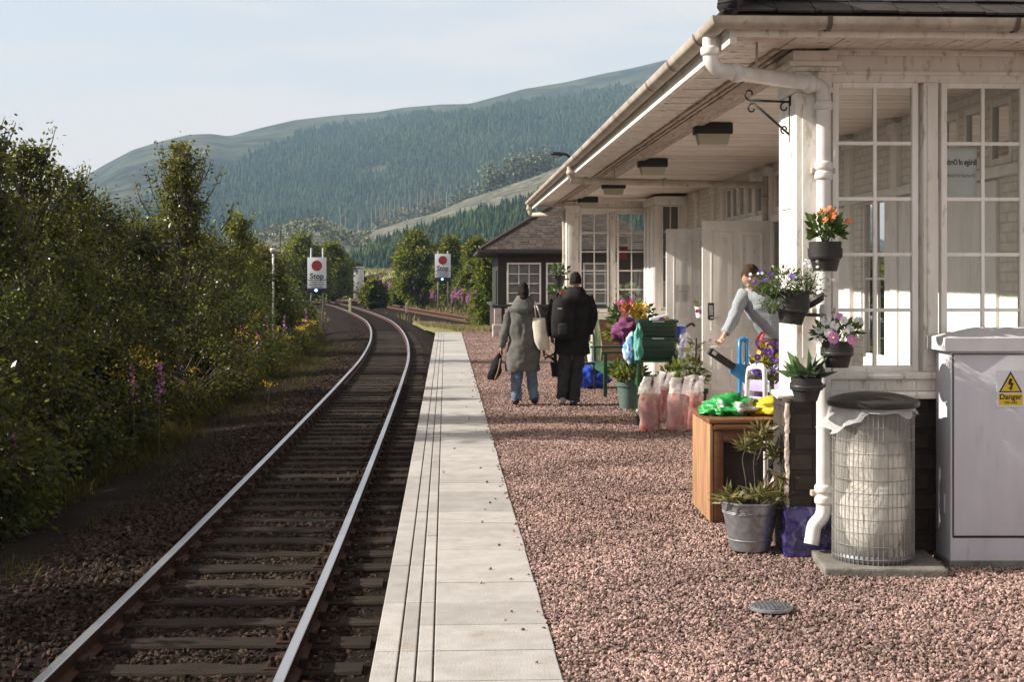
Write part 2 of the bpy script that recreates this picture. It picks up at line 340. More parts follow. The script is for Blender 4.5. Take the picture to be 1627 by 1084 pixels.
def cat(parts):
    V, Fq, o = [], [], 0
    for v, f in parts: V.append(v); Fq.append(f+o); o += len(v)
    return np.concatenate(V), np.concatenate(Fq)
def blades(base, h, w, lean=.35):
    """grass blades: two quads bending over"""
    n = len(base); az = RN.uniform(0, 2*PI, n); d = np.stack([np.cos(az), np.sin(az), np.zeros(n)], 1); az2 = RN.uniform(0, 2*PI, n)
    sd = np.stack([np.cos(az2), np.sin(az2), np.zeros(n)], 1); hh = (h*RN.uniform(.5,1.2,n))[:,None]; ww = (w*RN.uniform(.6,1.3,n))[:,None]; up = np.array([[0,0,1.]])
    ln = RN.uniform(.1,1,n)[:,None]*lean
    m = base+up*hh*.55+d*hh*ln*.35; t = base+up*hh*(1-.25*ln)+d*hh*ln
    V = np.stack([base-sd*ww/2, base+sd*ww/2, m+sd*ww*.4, m-sd*ww*.4, t+sd*ww*.08, t-sd*ww*.08], 1).reshape(-1,3)
    i = np.arange(n)[:,None]*6; Fq = np.concatenate([i+np.array([[0,1,2,3]]), i+np.array([[3,2,4,5]])]); return V, Fq
def tree(name, label, cat_, base, h, rad, nclus=60, per=260, lsize=.09, lm=None, crad=.55, low=.08, shoots=0, group=None, seed=1, shape=1., tr=.09, lean=(0,0), asp=.6, flat=1., point=False):
    """tapered trunk with limbs, and a crown of leaf clusters with gaps between them"""
    rng = np.random.default_rng(seed); random.seed(seed); base = Vector(base)
    T = thing(name, label, cat_, base, 0, group); tb = MB(); cs = []
    top = Vector((base.x+lean[0], base.y+lean[1], base.z+h*.9))
    tp = [base+Vector((0,0,-.15)), base.lerp(top,.3)+Vector((rng.normal()*.08,rng.normal()*.08,0)), base.lerp(top,.65)+Vector((rng.normal()*.12,rng.normal()*.12,0)), top]
    tb.tube(tp, [tr*1.25, tr, tr*.55, tr*.12], 7, 4); path = catmull(tp, 8)
    for i in range(nclus):
        f = low+(1-low)*rng.random()**.85                         # height fraction
        env = rad*(min(1,f/.22)**.5*(1-f)**(.75 if point is True or point == 1 else point)*1.15+.08) if point else rad*(math.sin(PI*min(1,max(.04,(f*.93+.07)))**shape))**.6*(1 if f < .75 else 1-.35*(f-.75)/.25)
        a = rng.uniform(0, 2*PI); rr = env*math.sqrt(rng.uniform(.12,1)); c = Vector((base.x+lean[0]*f+math.cos(a)*rr, base.y+lean[1]*f+math.sin(a)*rr*flat, base.z+h*f*.95))
        cs.append((c, crad*rng.uniform(.6,1.25)*((1-.62*f) if point else 1)))
        if i % (3 if point else 2) == 0:
            q = path[min(len(path)-1, int(len(path)*max(.05, f*.8-.1)))]; mid = q.lerp(c, .5)+Vector((rng.normal()*.1, rng.normal()*.1, .12*rad*.4))
            tb.tube([q, mid, c], [tr*.38, tr*.2, .008], 5, 3)
    pts, dr = [], []
    for c, r in cs:
        n = int(per*rng.uniform(.5,1.3)*(min(1,(r/crad)**1.3) if point else 1)); p = rng.normal(size=(n,3))*np.array([r,r,r*.72])*.55; pts.append(np.array(c)+p); dr.append(p/(np.linalg.norm(p,axis=1,keepdims=True)+1e-5)+np.array([0,0,-.2]))
    for i in range(shoots):
        f = rng.uniform(.62,1); a = rng.uniform(0,2*PI); e = rad*(1-f)*1.15+.12
        q = Vector((base.x+lean[0]*f+math.cos(a)*e, base.y+lean[1]*f+math.sin(a)*e, base.z+h*f*.86)); L = rng.uniform(.4,1.)*h*.15
        e2 = q+Vector((math.cos(a)*L*.45+rng.normal()*.05, math.sin(a)*L*.45, L)); tb.tube([q, q.lerp(e2,.5)+Vector((math.cos(a)*.05,0,-.03)), e2], [.014,.009,.004], 4, 2)
        n = int(48*L/.6); t = rng.uniform(.1,1,n)[:,None]; pts.append(np.array(q)*(1-t)+np.array(e2)*t+rng.normal(size=(n,3))*.07); dr.append(rng.normal(size=(n,3)))
    tb.build('trunk', barkm, T, True)
    pts = np.concatenate(pts); dr = np.concatenate(dr); ok = pts[:,2] > base.z+.05
    V, Fq = leaves(pts[ok], lsize, asp, dr[ok]); np_mesh('crown', V, Fq, lm or leafd, T)
    return T
# ------------------------------------------------------------------ camera, light, sky
cam = bpy.data.cameras.new('camera'); co = bpy.data.objects.new('camera', cam); COL.objects.link(co); S.camera = co
co.location = (0,0,H); co.rotation_euler = (R(90),0,0); cam.sensor_width = 36; cam.lens = 36*F/1627
cam.shift_y = -(542-HZ)/1627; cam.clip_start = .1; cam.clip_end = 9000
ELEV, SAZ = R(30.5), R(1.5)
sd = Vector((-math.cos(ELEV)*math.cos(SAZ), -math.cos(ELEV)*math.sin(SAZ), math.sin(ELEV)))
sun = bpy.data.lights.new('sun', 'SUN'); so = bpy.data.objects.new('sun', sun); COL.objects.link(so)
sun.energy = 5.0; sun.angle = R(.53); sun.color = (1,.92,.81); so.rotation_euler = sd.to_track_quat('Z','Y').to_euler(); so.location = (-20,0,20)
W = bpy.data.worlds.new('World'); S.world = W; W.use_nodes = True; nt = W.node_tree; L = nt.links.new
bg = nt.nodes['Background']; sk = nn(nt, 'ShaderNodeTexSky'); sk.sky_type = 'NISHITA'; sk.sun_disc = False
sk.sun_elevation = ELEV; sk.sun_rotation = math.atan2(sd.x, sd.y); sk.dust_density = 1.6; sk.air_density = 1.0; sk.ozone_density = 1.2
tc = nn(nt, 'ShaderNodeTexCoord'); mp = nn(nt, 'ShaderNodeMapping'); mp.inputs['Scale'].default_value = (1.6,1.6,11); mp.inputs['Rotation'].default_value = (0,R(4),0); L(tc.outputs['Generated'], mp.inputs[0])
n1 = nn(nt, 'ShaderNodeTexNoise'); n1.inputs['Scale'].default_value = 2.2; n1.inputs['Detail'].default_value = 7; n1.inputs['Roughness'].default_value = .55; L(mp.outputs[0], n1.inputs['Vector'])
mr = nn(nt, 'ShaderNodeMapRange'); mr.inputs[1].default_value = .42; mr.inputs[2].default_value = .6; mr.inputs[3].default_value = .66; mr.inputs[4].default_value = 1.0; L(n1.outputs['Fac'], mr.inputs[0])
mx = nn(nt, 'ShaderNodeMix', data_type='RGBA'); L(sk.outputs[0], mx.inputs['A']); mx.inputs['B'].default_value = (4.85,4.52,4.22,1); L(mr.outputs[0], mx.inputs['Factor'])
L(mx.outputs['Result'], bg.inputs[0]); bg.inputs[1].default_value = .09
S.view_settings.view_transform = 'Standard'; S.view_settings.look = 'None'; S.view_settings.exposure = 1.02; S.view_settings.gamma = 1
S.cycles.max_bounces = 8; S.cycles.transparent_max_bounces = 24; S.cycles.volume_bounces = 0; S.cycles.use_denoising = True; S.cycles.caustics_reflective = False; S.cycles.caustics_refractive = False
# ------------------------------------------------------------------ tracks' centre lines
def smooth_line(pts, step=1.):
    q = catmull([Vector((x,d,0)) for d, x in pts], 24); out = [q[0]]
    for p in q[1:]:
        if (p-out[-1]).length >= step: out.append(p)
    return out
LINE1 = smooth_line([(-12,-1.33),(-6,-1.6),(0,-1.86),(4,-2.02),(8.92,-2.22),(14,-2.43),(24.5,-2.93),(36,-3.52),(46.7,-4.15),(60.5,-5.25),(76.5,-6.9),(93,-9.1),(121,-13.7),(150,-19.2),(190,-28),(230,-38)], .6)
LINE2 = smooth_line([(34,11),(48,6.8),(60,3.6),(72,1.0),(84,-1.5),(111,-6.9),(140,-12.6),(165,-18.2),(195,-26.5),(230,-37)], 1.)
def line_x(y, ln=LINE1): return float(np.interp(y, [p.y for p in ln], [p.x for p in ln]))
ZR = -.78                                    # rail head
def offset(ln, d):
    out = []
    for i, p in enumerate(ln):
        t = (ln[min(i+1,len(ln)-1)]-ln[max(i-1,0)]).normalized(); out.append(p+Vector((t.y,-t.x,0))*d)
    return out
def sweep(mb, line, prof, z0=0, closed=True):
    n = len(prof); vs, fs = [], []
    for i, p in enumerate(line):
        t = (line[min(i+1,len(line)-1)]-line[max(i-1,0)]).normalized(); r = Vector((t.y,-t.x,0))
        for x, z in prof: vs.append(p+r*x+Vector((0,0,z0+z)))
    for i in range(len(line)-1):
        for j in range(n if closed else n-1): a, b = i*n+j, i*n+(j+1)%n; fs.append((a,b,b+n,a+n))
    return mb.add(vs, fs)
# ------------------------------------------------------------------ ground sheet
def gz(x, y):
    lx = line_x(y) if y > -12 else -1.3
    z = -1.2+.1*noise.noise(Vector((x*.12,y*.12,3)))
    if y > 105: t = min(1,(y-105)/150); dd = min(abs(x-line_x(y)),abs(x-line_x(y,LINE2))) if y < 235 else 30; dd = max(0,min(1,(dd-3)/9)); z += dd*dd*(3-2*dd)* (3*t*t-2*t**3)*(4.6+.7*noise.noise(Vector((x*.012,y*.012,0))))
    if y > 290: t = min(1,(y-290)/300); z -= 9*t
    d = lx-3.2-x
    if d > 0 and y < 105: z += .55*min(1,d/4)
    return z
ys = list(np.concatenate([np.arange(-14,60,1.2), np.arange(60,140,3), np.arange(140,620,12), np.arange(640,9000,700)]))
xs = list(np.concatenate([np.arange(-3000,-200,400), np.arange(-200,-40,10), np.arange(-40,30,1.4), np.arange(30,200,10), np.arange(200,3001,400)]))
gm = MB(); gm.v = [(x,y,gz(x,y) if y < 620 else -8.) for y in ys for x in xs]; nx = len(xs)
gm.f = [(j*nx+i,j*nx+i+1,(j+1)*nx+i+1,(j+1)*nx+i) for j in range(len(ys)-1) for i in range(nx-1)]; gm.mi = [0]*len(gm.f)
struct(gm.build('ground', grassd, smooth=True))
# ballast beds
def nrow(ln, side, y0, y1, z): pass
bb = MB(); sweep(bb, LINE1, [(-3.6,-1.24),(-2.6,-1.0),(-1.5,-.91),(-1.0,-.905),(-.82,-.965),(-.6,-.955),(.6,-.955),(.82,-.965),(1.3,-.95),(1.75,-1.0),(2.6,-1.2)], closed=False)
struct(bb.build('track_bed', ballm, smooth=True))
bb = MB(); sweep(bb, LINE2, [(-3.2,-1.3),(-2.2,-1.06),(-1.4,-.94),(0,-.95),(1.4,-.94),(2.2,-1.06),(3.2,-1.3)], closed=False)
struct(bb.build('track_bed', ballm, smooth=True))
# ------------------------------------------------------------------ railway tracks
RAILP = [(-.07,-.15),(.07,-.15),(.07,-.135),(.012,-.115),(.012,-.045),(.035,-.03),(.035,-.006),(-.035,-.006),(-.035,-.03),(-.012,-.045),(-.012,-.115),(-.07,-.135)]
def track(name, ln, label, topm, ns0):
    T = bpy.data.objects.new(name, None); COL.objects.link(T); struct(T); T['label'] = label
    for s in (-.7525, .7525):
        mb = MB(); q = offset(ln, s); sweep(mb, q, RAILP, ZR); mb.cur = 1; sweep(mb, q, [(-.036,0),(-.036,-.005),(.036,-.005),(.036,0),(.03,.003),(-.03,.003)], ZR)
        mb.build('rail', [railrust, topm], T)
    return T
T1 = track('railway_track', LINE1, 'single line curving left past the platform with worn shiny rails on wooden sleepers', railtop, 0)
T2 = track('railway_track', LINE2, 'rusty loop line joining the main line beyond the platform end', rusttop, 0)
# sleepers: one with its two chairs, then copies along the line
def along(ln, step, s0=0.):
    acc, out = s0, []
    for i in range(len(ln)-1):
        a, b = ln[i], ln[i+1]; d = (b-a).length
        while acc < d: out.append((a.lerp(b, acc/d), math.atan2(-(b-a).x, (b-a).y))); acc += step
        acc -= d
    return out
sl = [q for q in along(LINE1, .68) if q[0].y > 4.5]
def sleeper_mb(mb, M, seed):
    random.seed(seed); bm = bmesh.new(); bmesh.ops.create_cube(bm, size=1); bmesh.ops.scale(bm, vec=(2.55,.25,.14), verts=bm.verts)
    bmesh.ops.subdivide_edges(bm, edges=[e for e in bm.edges if abs((e.verts[0].co-e.verts[1].co).x) > 1], cuts=8)
    for v in bm.verts: v.co += Vector((0,random.uniform(-.014,.014),random.uniform(-.012,.006)))
    bmesh.ops.bevel(bm, geom=[e for e in bm.edges if e.is_boundary is False and abs((e.verts[0].co-e.verts[1].co).normalized().x) > .9], offset=.016, segments=1, affect='EDGES')
    bm.verts.index_update(); mb.add([M @ v.co for v in bm.verts], [[v.index for v in f.verts] for f in bm.faces]); bm.free()
protos = []
for k in range(3):
    mb = MB(); sleeper_mb(mb, Matrix(), k); o = mb.build('sleeper', sleeperm, T1, world=False); protos.append(o)
cm = MB()
cm.bbox((-.2,-.075,.07),(.2,.075,.095),.01); cm.bbox((-.1,-.07,.09),(-.045,.07,.17),.012); cm.bbox((.045,-.07,.09),(.1,.07,.165),.012)
for x in (-.15,.15): cm.lathe([(.03,.09),(.03,.12),(.018,.135),(.018,.16),(0,.165)], (x,0,0), 8)
chair0 = cm.build('rail_chair', chairm, T1, world=False)
used = set()
for i, (p, a) in enumerate(sl[:100]):
    o = protos[i % 3]
    if i >= 3: o = o.copy(); COL.objects.link(o); o.parent = T1
    o.location = (p.x+random.uniform(-.05,.05), p.y, -.988+random.uniform(-.008,.01)); o.rotation_euler = (random.uniform(-.02,.02),0,a+random.uniform(-.012,.012))
    if i < 45:
        for s in (-.7525,.7525):
            c = chair0 if not used else chair0.copy()
            if used: COL.objects.link(c)
            used.add(1); c.parent = o; c.location = (s-(o.location.x-p.x),0,-.013)
mb = MB()
for i, (p, a) in enumerate(sl[100:260]):
    mb.box((-1.28,-.12,-.07),(1.28,.12,.07), Matrix.Translation((p.x,p.y,-.985)) @ Matrix.Rotation(a,4,'Z'))
mb.build('sleeper', sleeperm, T1, world=False)['kind'] = 'stuff'
mb = MB()
for i, (p, a) in enumerate(along(LINE2, .75)): mb.box((-1.28,-.12,-.07),(1.28,.12,.07), Matrix.Translation((p.x,p.y,-.985)) @ Matrix.Rotation(a,4,'Z'))
mb.build('sleeper', sleeperm, T2, world=False)['kind'] = 'stuff'
# ------------------------------------------------------------------ platform
PA = math.atan(.0466); PO = Vector((-.621,6.17,0)); PM = Matrix.Translation(PO) @ Matrix.Rotation(PA, 4, 'Z')   # platform frame: x across, y along
CE = 40.5                                    # coping end along y
plat = MB()
for y0, y1, z0, z1 in ((-7,41.2,-.022,-.022),):
    plat.add([PM @ Vector(p) for p in ((.02,y0,z0),(14,y0,z0),(14,y1,z1),(.02,y1,z1))], [(0,1,2,3)])
struct(plat.build('platform', gravelm)); rp_ = MB(); ry = list(np.arange(46.9,92,2.)); rw = []
for k, y in enumerate(ry):
    t = min(1,max(0,(y-47.5)/34)); a_ = line_x(y)+2.35; b_ = max(a_+.5, min(line_x(y,LINE2)-2.0, 12)); z = -.03-.95*t
    for q_ in range(9): x = a_+(b_-a_)*q_/8; rp_.v.append((x,y,z+(.06*noise.noise(Vector((x*.6,y*.5,2))) if k else 0)-(.22 if q_ in (0,8) else 0)-(1.2 if q_ == 0 and y < 60 else 0)))
rp_.f = [(k*9+q_,k*9+q_+1,(k+1)*9+q_+1,(k+1)*9+q_) for k in range(len(ry)-1) for q_ in range(8)]; rp_.mi = [0]*len(rp_.f); struct(rp_.build('grass_ramp', mat('dry_turf', (.17,.15,.065), .95, spec=.08, col2=(.1,.105,.04), scale=1.1, bump=.8, bscale=14, detail=9.), smooth=True))
def ramp_z(y): return -.03-.95*min(1,max(0,(y-47.5)/34))
pw = MB(); pw.box((.035,-7,-1.35),(.1,CE,-.062), PM); pw.box((.035,CE,-1.35),(.85,CE+.1,-.062), PM)
for i in range(60): pw.box((.03,-7+i*.8,-1.3),(.034,-7+i*.8+.78,-.07), PM)
struct(pw.build('platform_wall', wallst))
cp = MB(); cp.cur = 0; random.seed(3)
def slab(x0, x1, y0, y1, j=.0025):
    tx, ty, tz = random.uniform(-j,j), random.uniform(-j,j), random.uniform(-j,j)*.6
    M = PM @ Matrix.Translation(((x0+x1)/2,(y0+y1)/2,tz)) @ Matrix.Rotation(ty*.5,4,'Y') @ Matrix.Rotation(tx*.5,4,'X')
    w, l = (x1-x0)/2, (y1-y0)/2; cp.bbox((-w,-l,-.06),(w,l,0), .005, M)
y = -6.5
i = 0
while y < CE:
    e = min(y+.5, CE); slab(.281, .845+random.uniform(-.004,.006), y+.003, e-.003); slab(.203, .272, y+.003, e-.003)
    if i % 2 == 0:
        e2 = min(y+1, CE); slab(0, .111, y+.0035, e2-.0035); slab(.12, .194, y+.0035, e2-.0035)
    y += .5; i += 1
struct(cp.build('platform_paving', concrete))
gd = MB(); gd.box((.03,-6.5,-.061),(.835,CE-.02,-.028), PM); struct(gd.build('platform_paving_joint', groovem))
# ------------------------------------------------------------------ stone scatters (instances of one stone, stuff)
def scatter(name, quads, m, size, label, seed=0, sub=2):
    """quads: list of (4 corners, stones per m2)"""
    me = bpy.data.meshes.new(name); V, Fc, dn = [], [], []
    for q, d in quads: Fc.append(tuple(range(len(V), len(V)+4))); V += [tuple(v) for v in q]; dn.append(d)
    me.from_pydata(V, [], Fc); at = me.attributes.new('dens', 'FLOAT', 'FACE'); at.data.foreach_set('value', dn)
    o = bpy.data.objects.new(name, me); COL.objects.link(o); o['kind'] = 'stuff'; o['label'] = label; me.materials.append(m)
    g = bpy.data.node_groups.new(name+'_nodes', 'GeometryNodeTree'); g.interface.new_socket('Geometry', in_out='INPUT', socket_type='NodeSocketGeometry'); g.interface.new_socket('Geometry', in_out='OUTPUT', socket_type='NodeSocketGeometry')
    gi = g.nodes.new('NodeGroupInput'); go = g.nodes.new('NodeGroupOutput'); L = g.links.new
    na = g.nodes.new('GeometryNodeInputNamedAttribute'); na.data_type = 'FLOAT'; na.inputs[0].default_value = 'dens'
    ds = g.nodes.new('GeometryNodeDistributePointsOnFaces'); ds.distribute_method = 'RANDOM'; ds.inputs['Seed'].default_value = seed
    L(gi.outputs[0], ds.inputs['Mesh'])
    pn = g.nodes.new('ShaderNodeTexNoise'); pn.inputs['Scale'].default_value = 1.3; pn.inputs['Detail'].default_value = 5; pr = g.nodes.new('ShaderNodeMapRange'); pr.inputs[1].default_value = .36; pr.inputs[2].default_value = .56; pr.inputs[3].default_value = .3; pr.inputs[4].default_value = 1.12
    ps = g.nodes.new('GeometryNodeInputPosition'); L(ps.outputs[0], pn.inputs['Vector']); L(pn.outputs['Fac'], pr.inputs[0]); pm = g.nodes.new('ShaderNodeMath'); pm.operation = 'MULTIPLY'; L([q for q in na.outputs if q.enabled][0], pm.inputs[0]); L(pr.outputs[0], pm.inputs[1])
    ds.distribute_method = 'RANDOM'; sel = g.nodes.new('FunctionNodeRandomValue'); sel.data_type = 'FLOAT'; L([q for q in na.outputs if q.enabled][0], ds.inputs['Density'])
    rv = [q for q in sel.outputs if q.enabled][0]; cmp_ = g.nodes.new('FunctionNodeCompare'); cmp_.data_type = 'FLOAT'; cmp_.operation = 'LESS_THAN'; L(rv, cmp_.inputs[0]); L(pr.outputs[0], cmp_.inputs[1])
    ic = g.nodes.new('GeometryNodeMeshIcoSphere'); ic.inputs['Radius'].default_value = .5; ic.inputs['Subdivisions'].default_value = sub
    nz = g.nodes.new('ShaderNodeTexNoise'); nz.inputs['Scale'].default_value = 1.9; nz.inputs['Detail'].default_value = 2
    vs = g.nodes.new('ShaderNodeVectorMath'); vs.operation = 'SUBTRACT'; L(nz.outputs['Color'], vs.inputs[0]); vs.inputs[1].default_value = (.5,.5,.5)
    sc = g.nodes.new('ShaderNodeVectorMath'); sc.operation = 'SCALE'; L(vs.outputs[0], sc.inputs[0]); sc.inputs['Scale'].default_value = 1.1
    sp = g.nodes.new('GeometryNodeSetPosition'); L(ic.outputs[0], sp.inputs[0]); L(sc.outputs[0], sp.inputs['Offset'])
    sm = g.nodes.new('GeometryNodeSetMaterial'); sm.inputs['Material'].default_value = m; L(sp.outputs[0], sm.inputs[0])
    ip = g.nodes.new('GeometryNodeInstanceOnPoints'); L(ds.outputs['Points'], ip.inputs['Points']); L(cmp_.outputs[0], ip.inputs['Selection']); L(sm.outputs[0], ip.inputs['Instance'])
    rr = g.nodes.new('FunctionNodeRandomValue'); rr.data_type = 'FLOAT_VECTOR'; rr.inputs[0].default_value = (0,0,0); rr.inputs[1].default_value = (6.28,6.28,6.28); L(rr.outputs[0], ip.inputs['Rotation'])
    rs = g.nodes.new('FunctionNodeRandomValue'); rs.data_type = 'FLOAT_VECTOR'; rs.inputs[0].default_value = (size*.55,)*3; rs.inputs[1].default_value = (size*1.45,size*1.3,size*1.1); rs.inputs['Seed'].default_value = 5; L(rs.outputs[0], ip.inputs['Scale'])
    L(ip.outputs[0], go.inputs[0]); md = o.modifiers.new('stones', 'NODES'); md.node_group = g
    return o
def pq(x0, x1, y0, y1, z): return [PM @ Vector(p) for p in ((x0,y0,z),(x1,y0,z),(x1,y1,z),(x0,y1,z))]
scatter('gravel', [(pq(.855,4.3,-1.2,4,-.014),3100),(pq(.855,3.9,4,11,-.014),2300),(pq(.855,4.2,11,20,-.014),1150),(pq(.855,4.5,20,34,-.012),350),(pq(.855,4.5,34,42,-.012),200),
    (pq(.6,.86,0,22,.004),7),(pq(.8,.86,0,22,.004),85),(pq(.3,.7,0,22,.004),1.6)], stonem, .0215, 'loose pink and grey gravel covering the platform', 1, 1)
bq = []
for i in range(0, len(LINE1)-4, 4):
    if not 4 < LINE1[i].y < 100: continue
    for a, b in ((-3.1,-1.5),(-1.5,-.86),(-.66,.66),(.86,1.75)):
        A, B = offset(LINE1, a), offset(LINE1, b); zz = -.957
        d = 520 if LINE1[i].y < 16 else (320 if LINE1[i].y < 30 else (150 if LINE1[i].y < 55 else 60))
        za = -1.1 if a < -2 else (-.895 if a < -1 else zz)
        bq.append(([A[i]+Vector((0,0,za)), B[i]+Vector((0,0,-.895 if b == -1.5 else -.9 if b == -.86 else zz if b < 1.7 else -1.0)), B[i+4]+Vector((0,0,-.895 if b == -1.5 else -.9 if b == -.86 else zz if b < 1.7 else -1.0)), A[i+4]+Vector((0,0,za))], d*(.6 if a < -2 else 1 if abs(a) > .8 else .85)))
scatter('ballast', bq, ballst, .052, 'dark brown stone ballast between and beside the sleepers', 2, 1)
# ------------------------------------------------------------------ hills
SKY = [(-600,560),(-200,452),(0,372),(100,300),(165,261),(210,238),(250,226),(300,214),(335,213),(365,217),(420,202),(470,190),(530,183),(600,177),(640,170),(700,165),(745,164),(830,141),(900,130),(960,116),(1000,108),(1060,94),(1200,62),(1500,10),(2000,-20)]
FST = [(-600,520),(0,400),(230,322),(307,280),(401,243),(442,227),(526,199),(560,194),(649,184),(746,178),(859,158),(958,146),(1008,140),(1200,104),(2000,40)]
def ip(t, x): return float(np.interp(x, [a[0] for a in t], [a[1] for a in t]))
DB, DT = 1150., 2700.
def hill_far(px, t):                         # t: 0 foot .. 1 skyline
    ys_ = ip(SKY, px); D = DB+(DT-DB)*t; base = 452.
    zt = H-(ys_-HZ)*DT/F; zb = H-(base-HZ)*DB/F
    w = .82*t+.18*(t*t*(3-2*t)); z = zb+(zt-zb)*w
    X = (px-CX)*D/F
    am = math.sin(PI*min(1,t))*.9+.1
    z += am*(30*noise.noise(Vector((X*.0028,D*.0012,1)))+16*noise.noise(Vector((X*.006,D*.006,5)))+4*noise.noise(Vector((X*.02,D*.02,9))))
    return Vector((X,D,z))
def sheet(fn, pxs, ts, name, m, drop=True):
    V = [fn(p,t) for t in ts for p in pxs]; n = len(pxs)
    if drop: V += [Vector((v.x*1.02, v.y+160, v.z-90)) for v in V[-n:]]
    rows = len(ts)+(1 if drop else 0); mb = MB(); mb.v = [tuple(v) for v in V]
    mb.f = [(j*n+i,j*n+i+1,(j+1)*n+i+1,(j+1)*n+i) for j in range(rows-1) for i in range(n-1)]; mb.mi = [0]*len(mb.f)
    return struct(mb.build(name, m, smooth=True))
moor = mat('moor_grass', (.058,.07,.037), .95, spec=.05, col2=(.02,.026,.017), scale=.009, lo=.4, hi=.58, dirt=(.09,.085,.05), dscale=.02, dlo=.52, dhi=.66, detail=9.)
sheet(hill_far, list(range(-600,1801,10)), [i/70 for i in range(71)], 'far_hill', moor)
SPUR = [(-500,432),(200,440),(330,412),(395,384),(430,368),(480,354),(512,354),(540,368),(570,376),(597,366),(640,352),(690,338),(740,318),(800,297),(850,280),(900,262),(1000,230),(1200,170),(1500,100)]
SB, ST = 520., 900.
def spur(px, t):
    D = SB+(ST-SB)*t; zt = H-(ip(SPUR,px)-HZ)*ST/F; zb = H-(447-HZ)*SB/F; X = (px-CX)*D/F
    z = zb+(zt-zb)*(1-(1-t)**1.15)
    z += math.sin(PI*t)*(7*noise.noise(Vector((X*.006,D*.006,2)))+2.5*noise.noise(Vector((X*.02,D*.02,2))))+1.2*noise.noise(Vector((X*.05,D*.05,2)))*t
    return Vector((X,D,z))
felled = mat('felled_slope', (.12,.115,.088), .95, spec=.05, col2=(.065,.07,.045), scale=.05, lo=.4, hi=.6, dirt=(.22,.2,.18), dscale=.16, dlo=.54, dhi=.66, detail=9.)
sheet(spur, list(range(-500,1501,8)), [i/40 for i in range(41)], 'near_hill', felled)
# conifer plantations: thousands of small spires that read as one mass
def conifers(name, pts, h, m, label):
    n = len(pts); hh = h*(RN.uniform(.5,1.1,n)+.35*RN.random(n)**4); rr = hh*RN.uniform(.16,.24,n); K = 5; tiers = [(.08,1.,.5),(.34,.74,.78),(.6,.46,1.02)]
    V, Fc = [], []; off = 0
    lean = RN.normal(size=(n,2))*.025
    for z0, rs, z1 in tiers:
        a0 = RN.uniform(0,2*PI,n); ring = []
        for k in range(K):
            a = a0+2*PI*k/K; q = RN.uniform(.7,1.2,n); zz = z0+RN.uniform(-.05,.05,n)
            ring.append(np.stack([pts[:,0]+np.cos(a)*rr*rs*q+lean[:,0]*hh*z0, pts[:,1]+np.sin(a)*rr*rs*q, pts[:,2]+hh*zz], 1))
        ring.append(np.stack([pts[:,0]+lean[:,0]*hh*z1, pts[:,1]+lean[:,1]*hh*z1, pts[:,2]+hh*z1], 1))
        V.append(np.stack(ring,1).reshape(-1,3)); i = np.arange(n)[:,None]*(K+1)+off
        for k in range(K): Fc.append(np.concatenate([i+k, i+(k+1)%K, i+K],1))
        off += n*(K+1)
    o = np_mesh(name, np.concatenate(V), np.concatenate(Fc), m, kind='stuff'); o['label'] = label; return o
conm = mat('conifer_needles', (.019,.04,.021), .95, spec=.05, island=.65, col2=(.034,.052,.022), scale=.006, lo=.42, hi=.58)
rng = np.random.default_rng(4); pts = []
while len(pts) < 24000:
    px = rng.uniform(60,1180); t = rng.uniform(0,.97)**.9; v = hill_far(px, t); py = HZ-(v.z-H)*F/v.y
    e = ip(FST, px)+9*noise.noise(Vector((px*.02,0,1)))+6*noise.noise(Vector((px*.09,py*.05,4)))
    if py < e+6 or (px < 300 and py < e+30 and rng.random() < .7): continue
    if py > ip(SPUR, px)+25: continue
    if noise.noise(Vector((v.x*.012,v.y*.004,7))) > .58: continue
    pts.append(tuple(v))
conifers('conifer_forest', np.array(pts), 15., conm, 'dense dark conifer plantation covering the flank of the far hill')
pts = []
while len(pts) < 6500:
    px = rng.uniform(500,1100); t = rng.uniform(0,1); v = spur(px, t); py = HZ-(v.z-H)*F/v.y
    if py < ip(SPUR, px)+36+8*noise.noise(Vector((px*.03,0,2))) +(6 if px > 780 else 0)+max(0,(600-px)*.3): continue
    pts.append(tuple(v))
conifers('conifer_forest', np.array(pts), 7.5, conm, 'younger conifer plantation below the pale felled strip')
# pale bare trunks along the felled edge and a birch scrub band
mb = MB(); random.seed(5)
for i in range(90):
    px = random.choice([random.uniform(540,720), random.uniform(600,700)]); D = 980; X = (px-CX)*D/F; zt = H-(ip(SPUR,px)-HZ)*ST/F*1.02; h = random.uniform(12,22)
    mb.tube([(X,D,zt-16),(X+random.uniform(-.4,.4),D,zt+h*.5),(X+random.uniform(-.8,.8),D,zt+h)], [.22,.17,.06], 4)
o = mb.build('bare_trunks', mat('pale_bark', (.3,.26,.22), .9), smooth=False); o['kind'] = 'stuff'; o['label'] = 'pale bare trunks standing along the edge of the felled plantation'
sc = []
for i in range(260):
    px = random.uniform(590,900); f = (px-590)/310; D = 900+random.uniform(-6,14); dv = 16 if 770 < px < 880 else 4
    if not (770 < px < 880) and random.random() < .75: continue
    base = spur(px, .99); sc.append(rng.normal(size=(42,3))*np.array([2.2,2,3.0])+np.array([base.x, base.y+14, base.z+random.uniform(0,dv)]))
for i in range(620):
    px = random.uniform(395,585); base = spur(px, random.uniform(.45,1.0))
    if noise.noise(Vector((px*.05, base.y*.03, 3))) < -.08: continue
    sc.append(rng.normal(size=(30,3))*np.array([1.5,1.5,.9])+np.array([base.x, base.y, base.z+1.3]))
V, Fq = leaves(np.concatenate(sc), 1.5, .7); o = np_mesh('scrub', V, Fq, mat('grey_scrub', (.13,.14,.07), .9, island=.4), kind='stuff'); o['label'] = 'grey green birch scrub along the hill track'
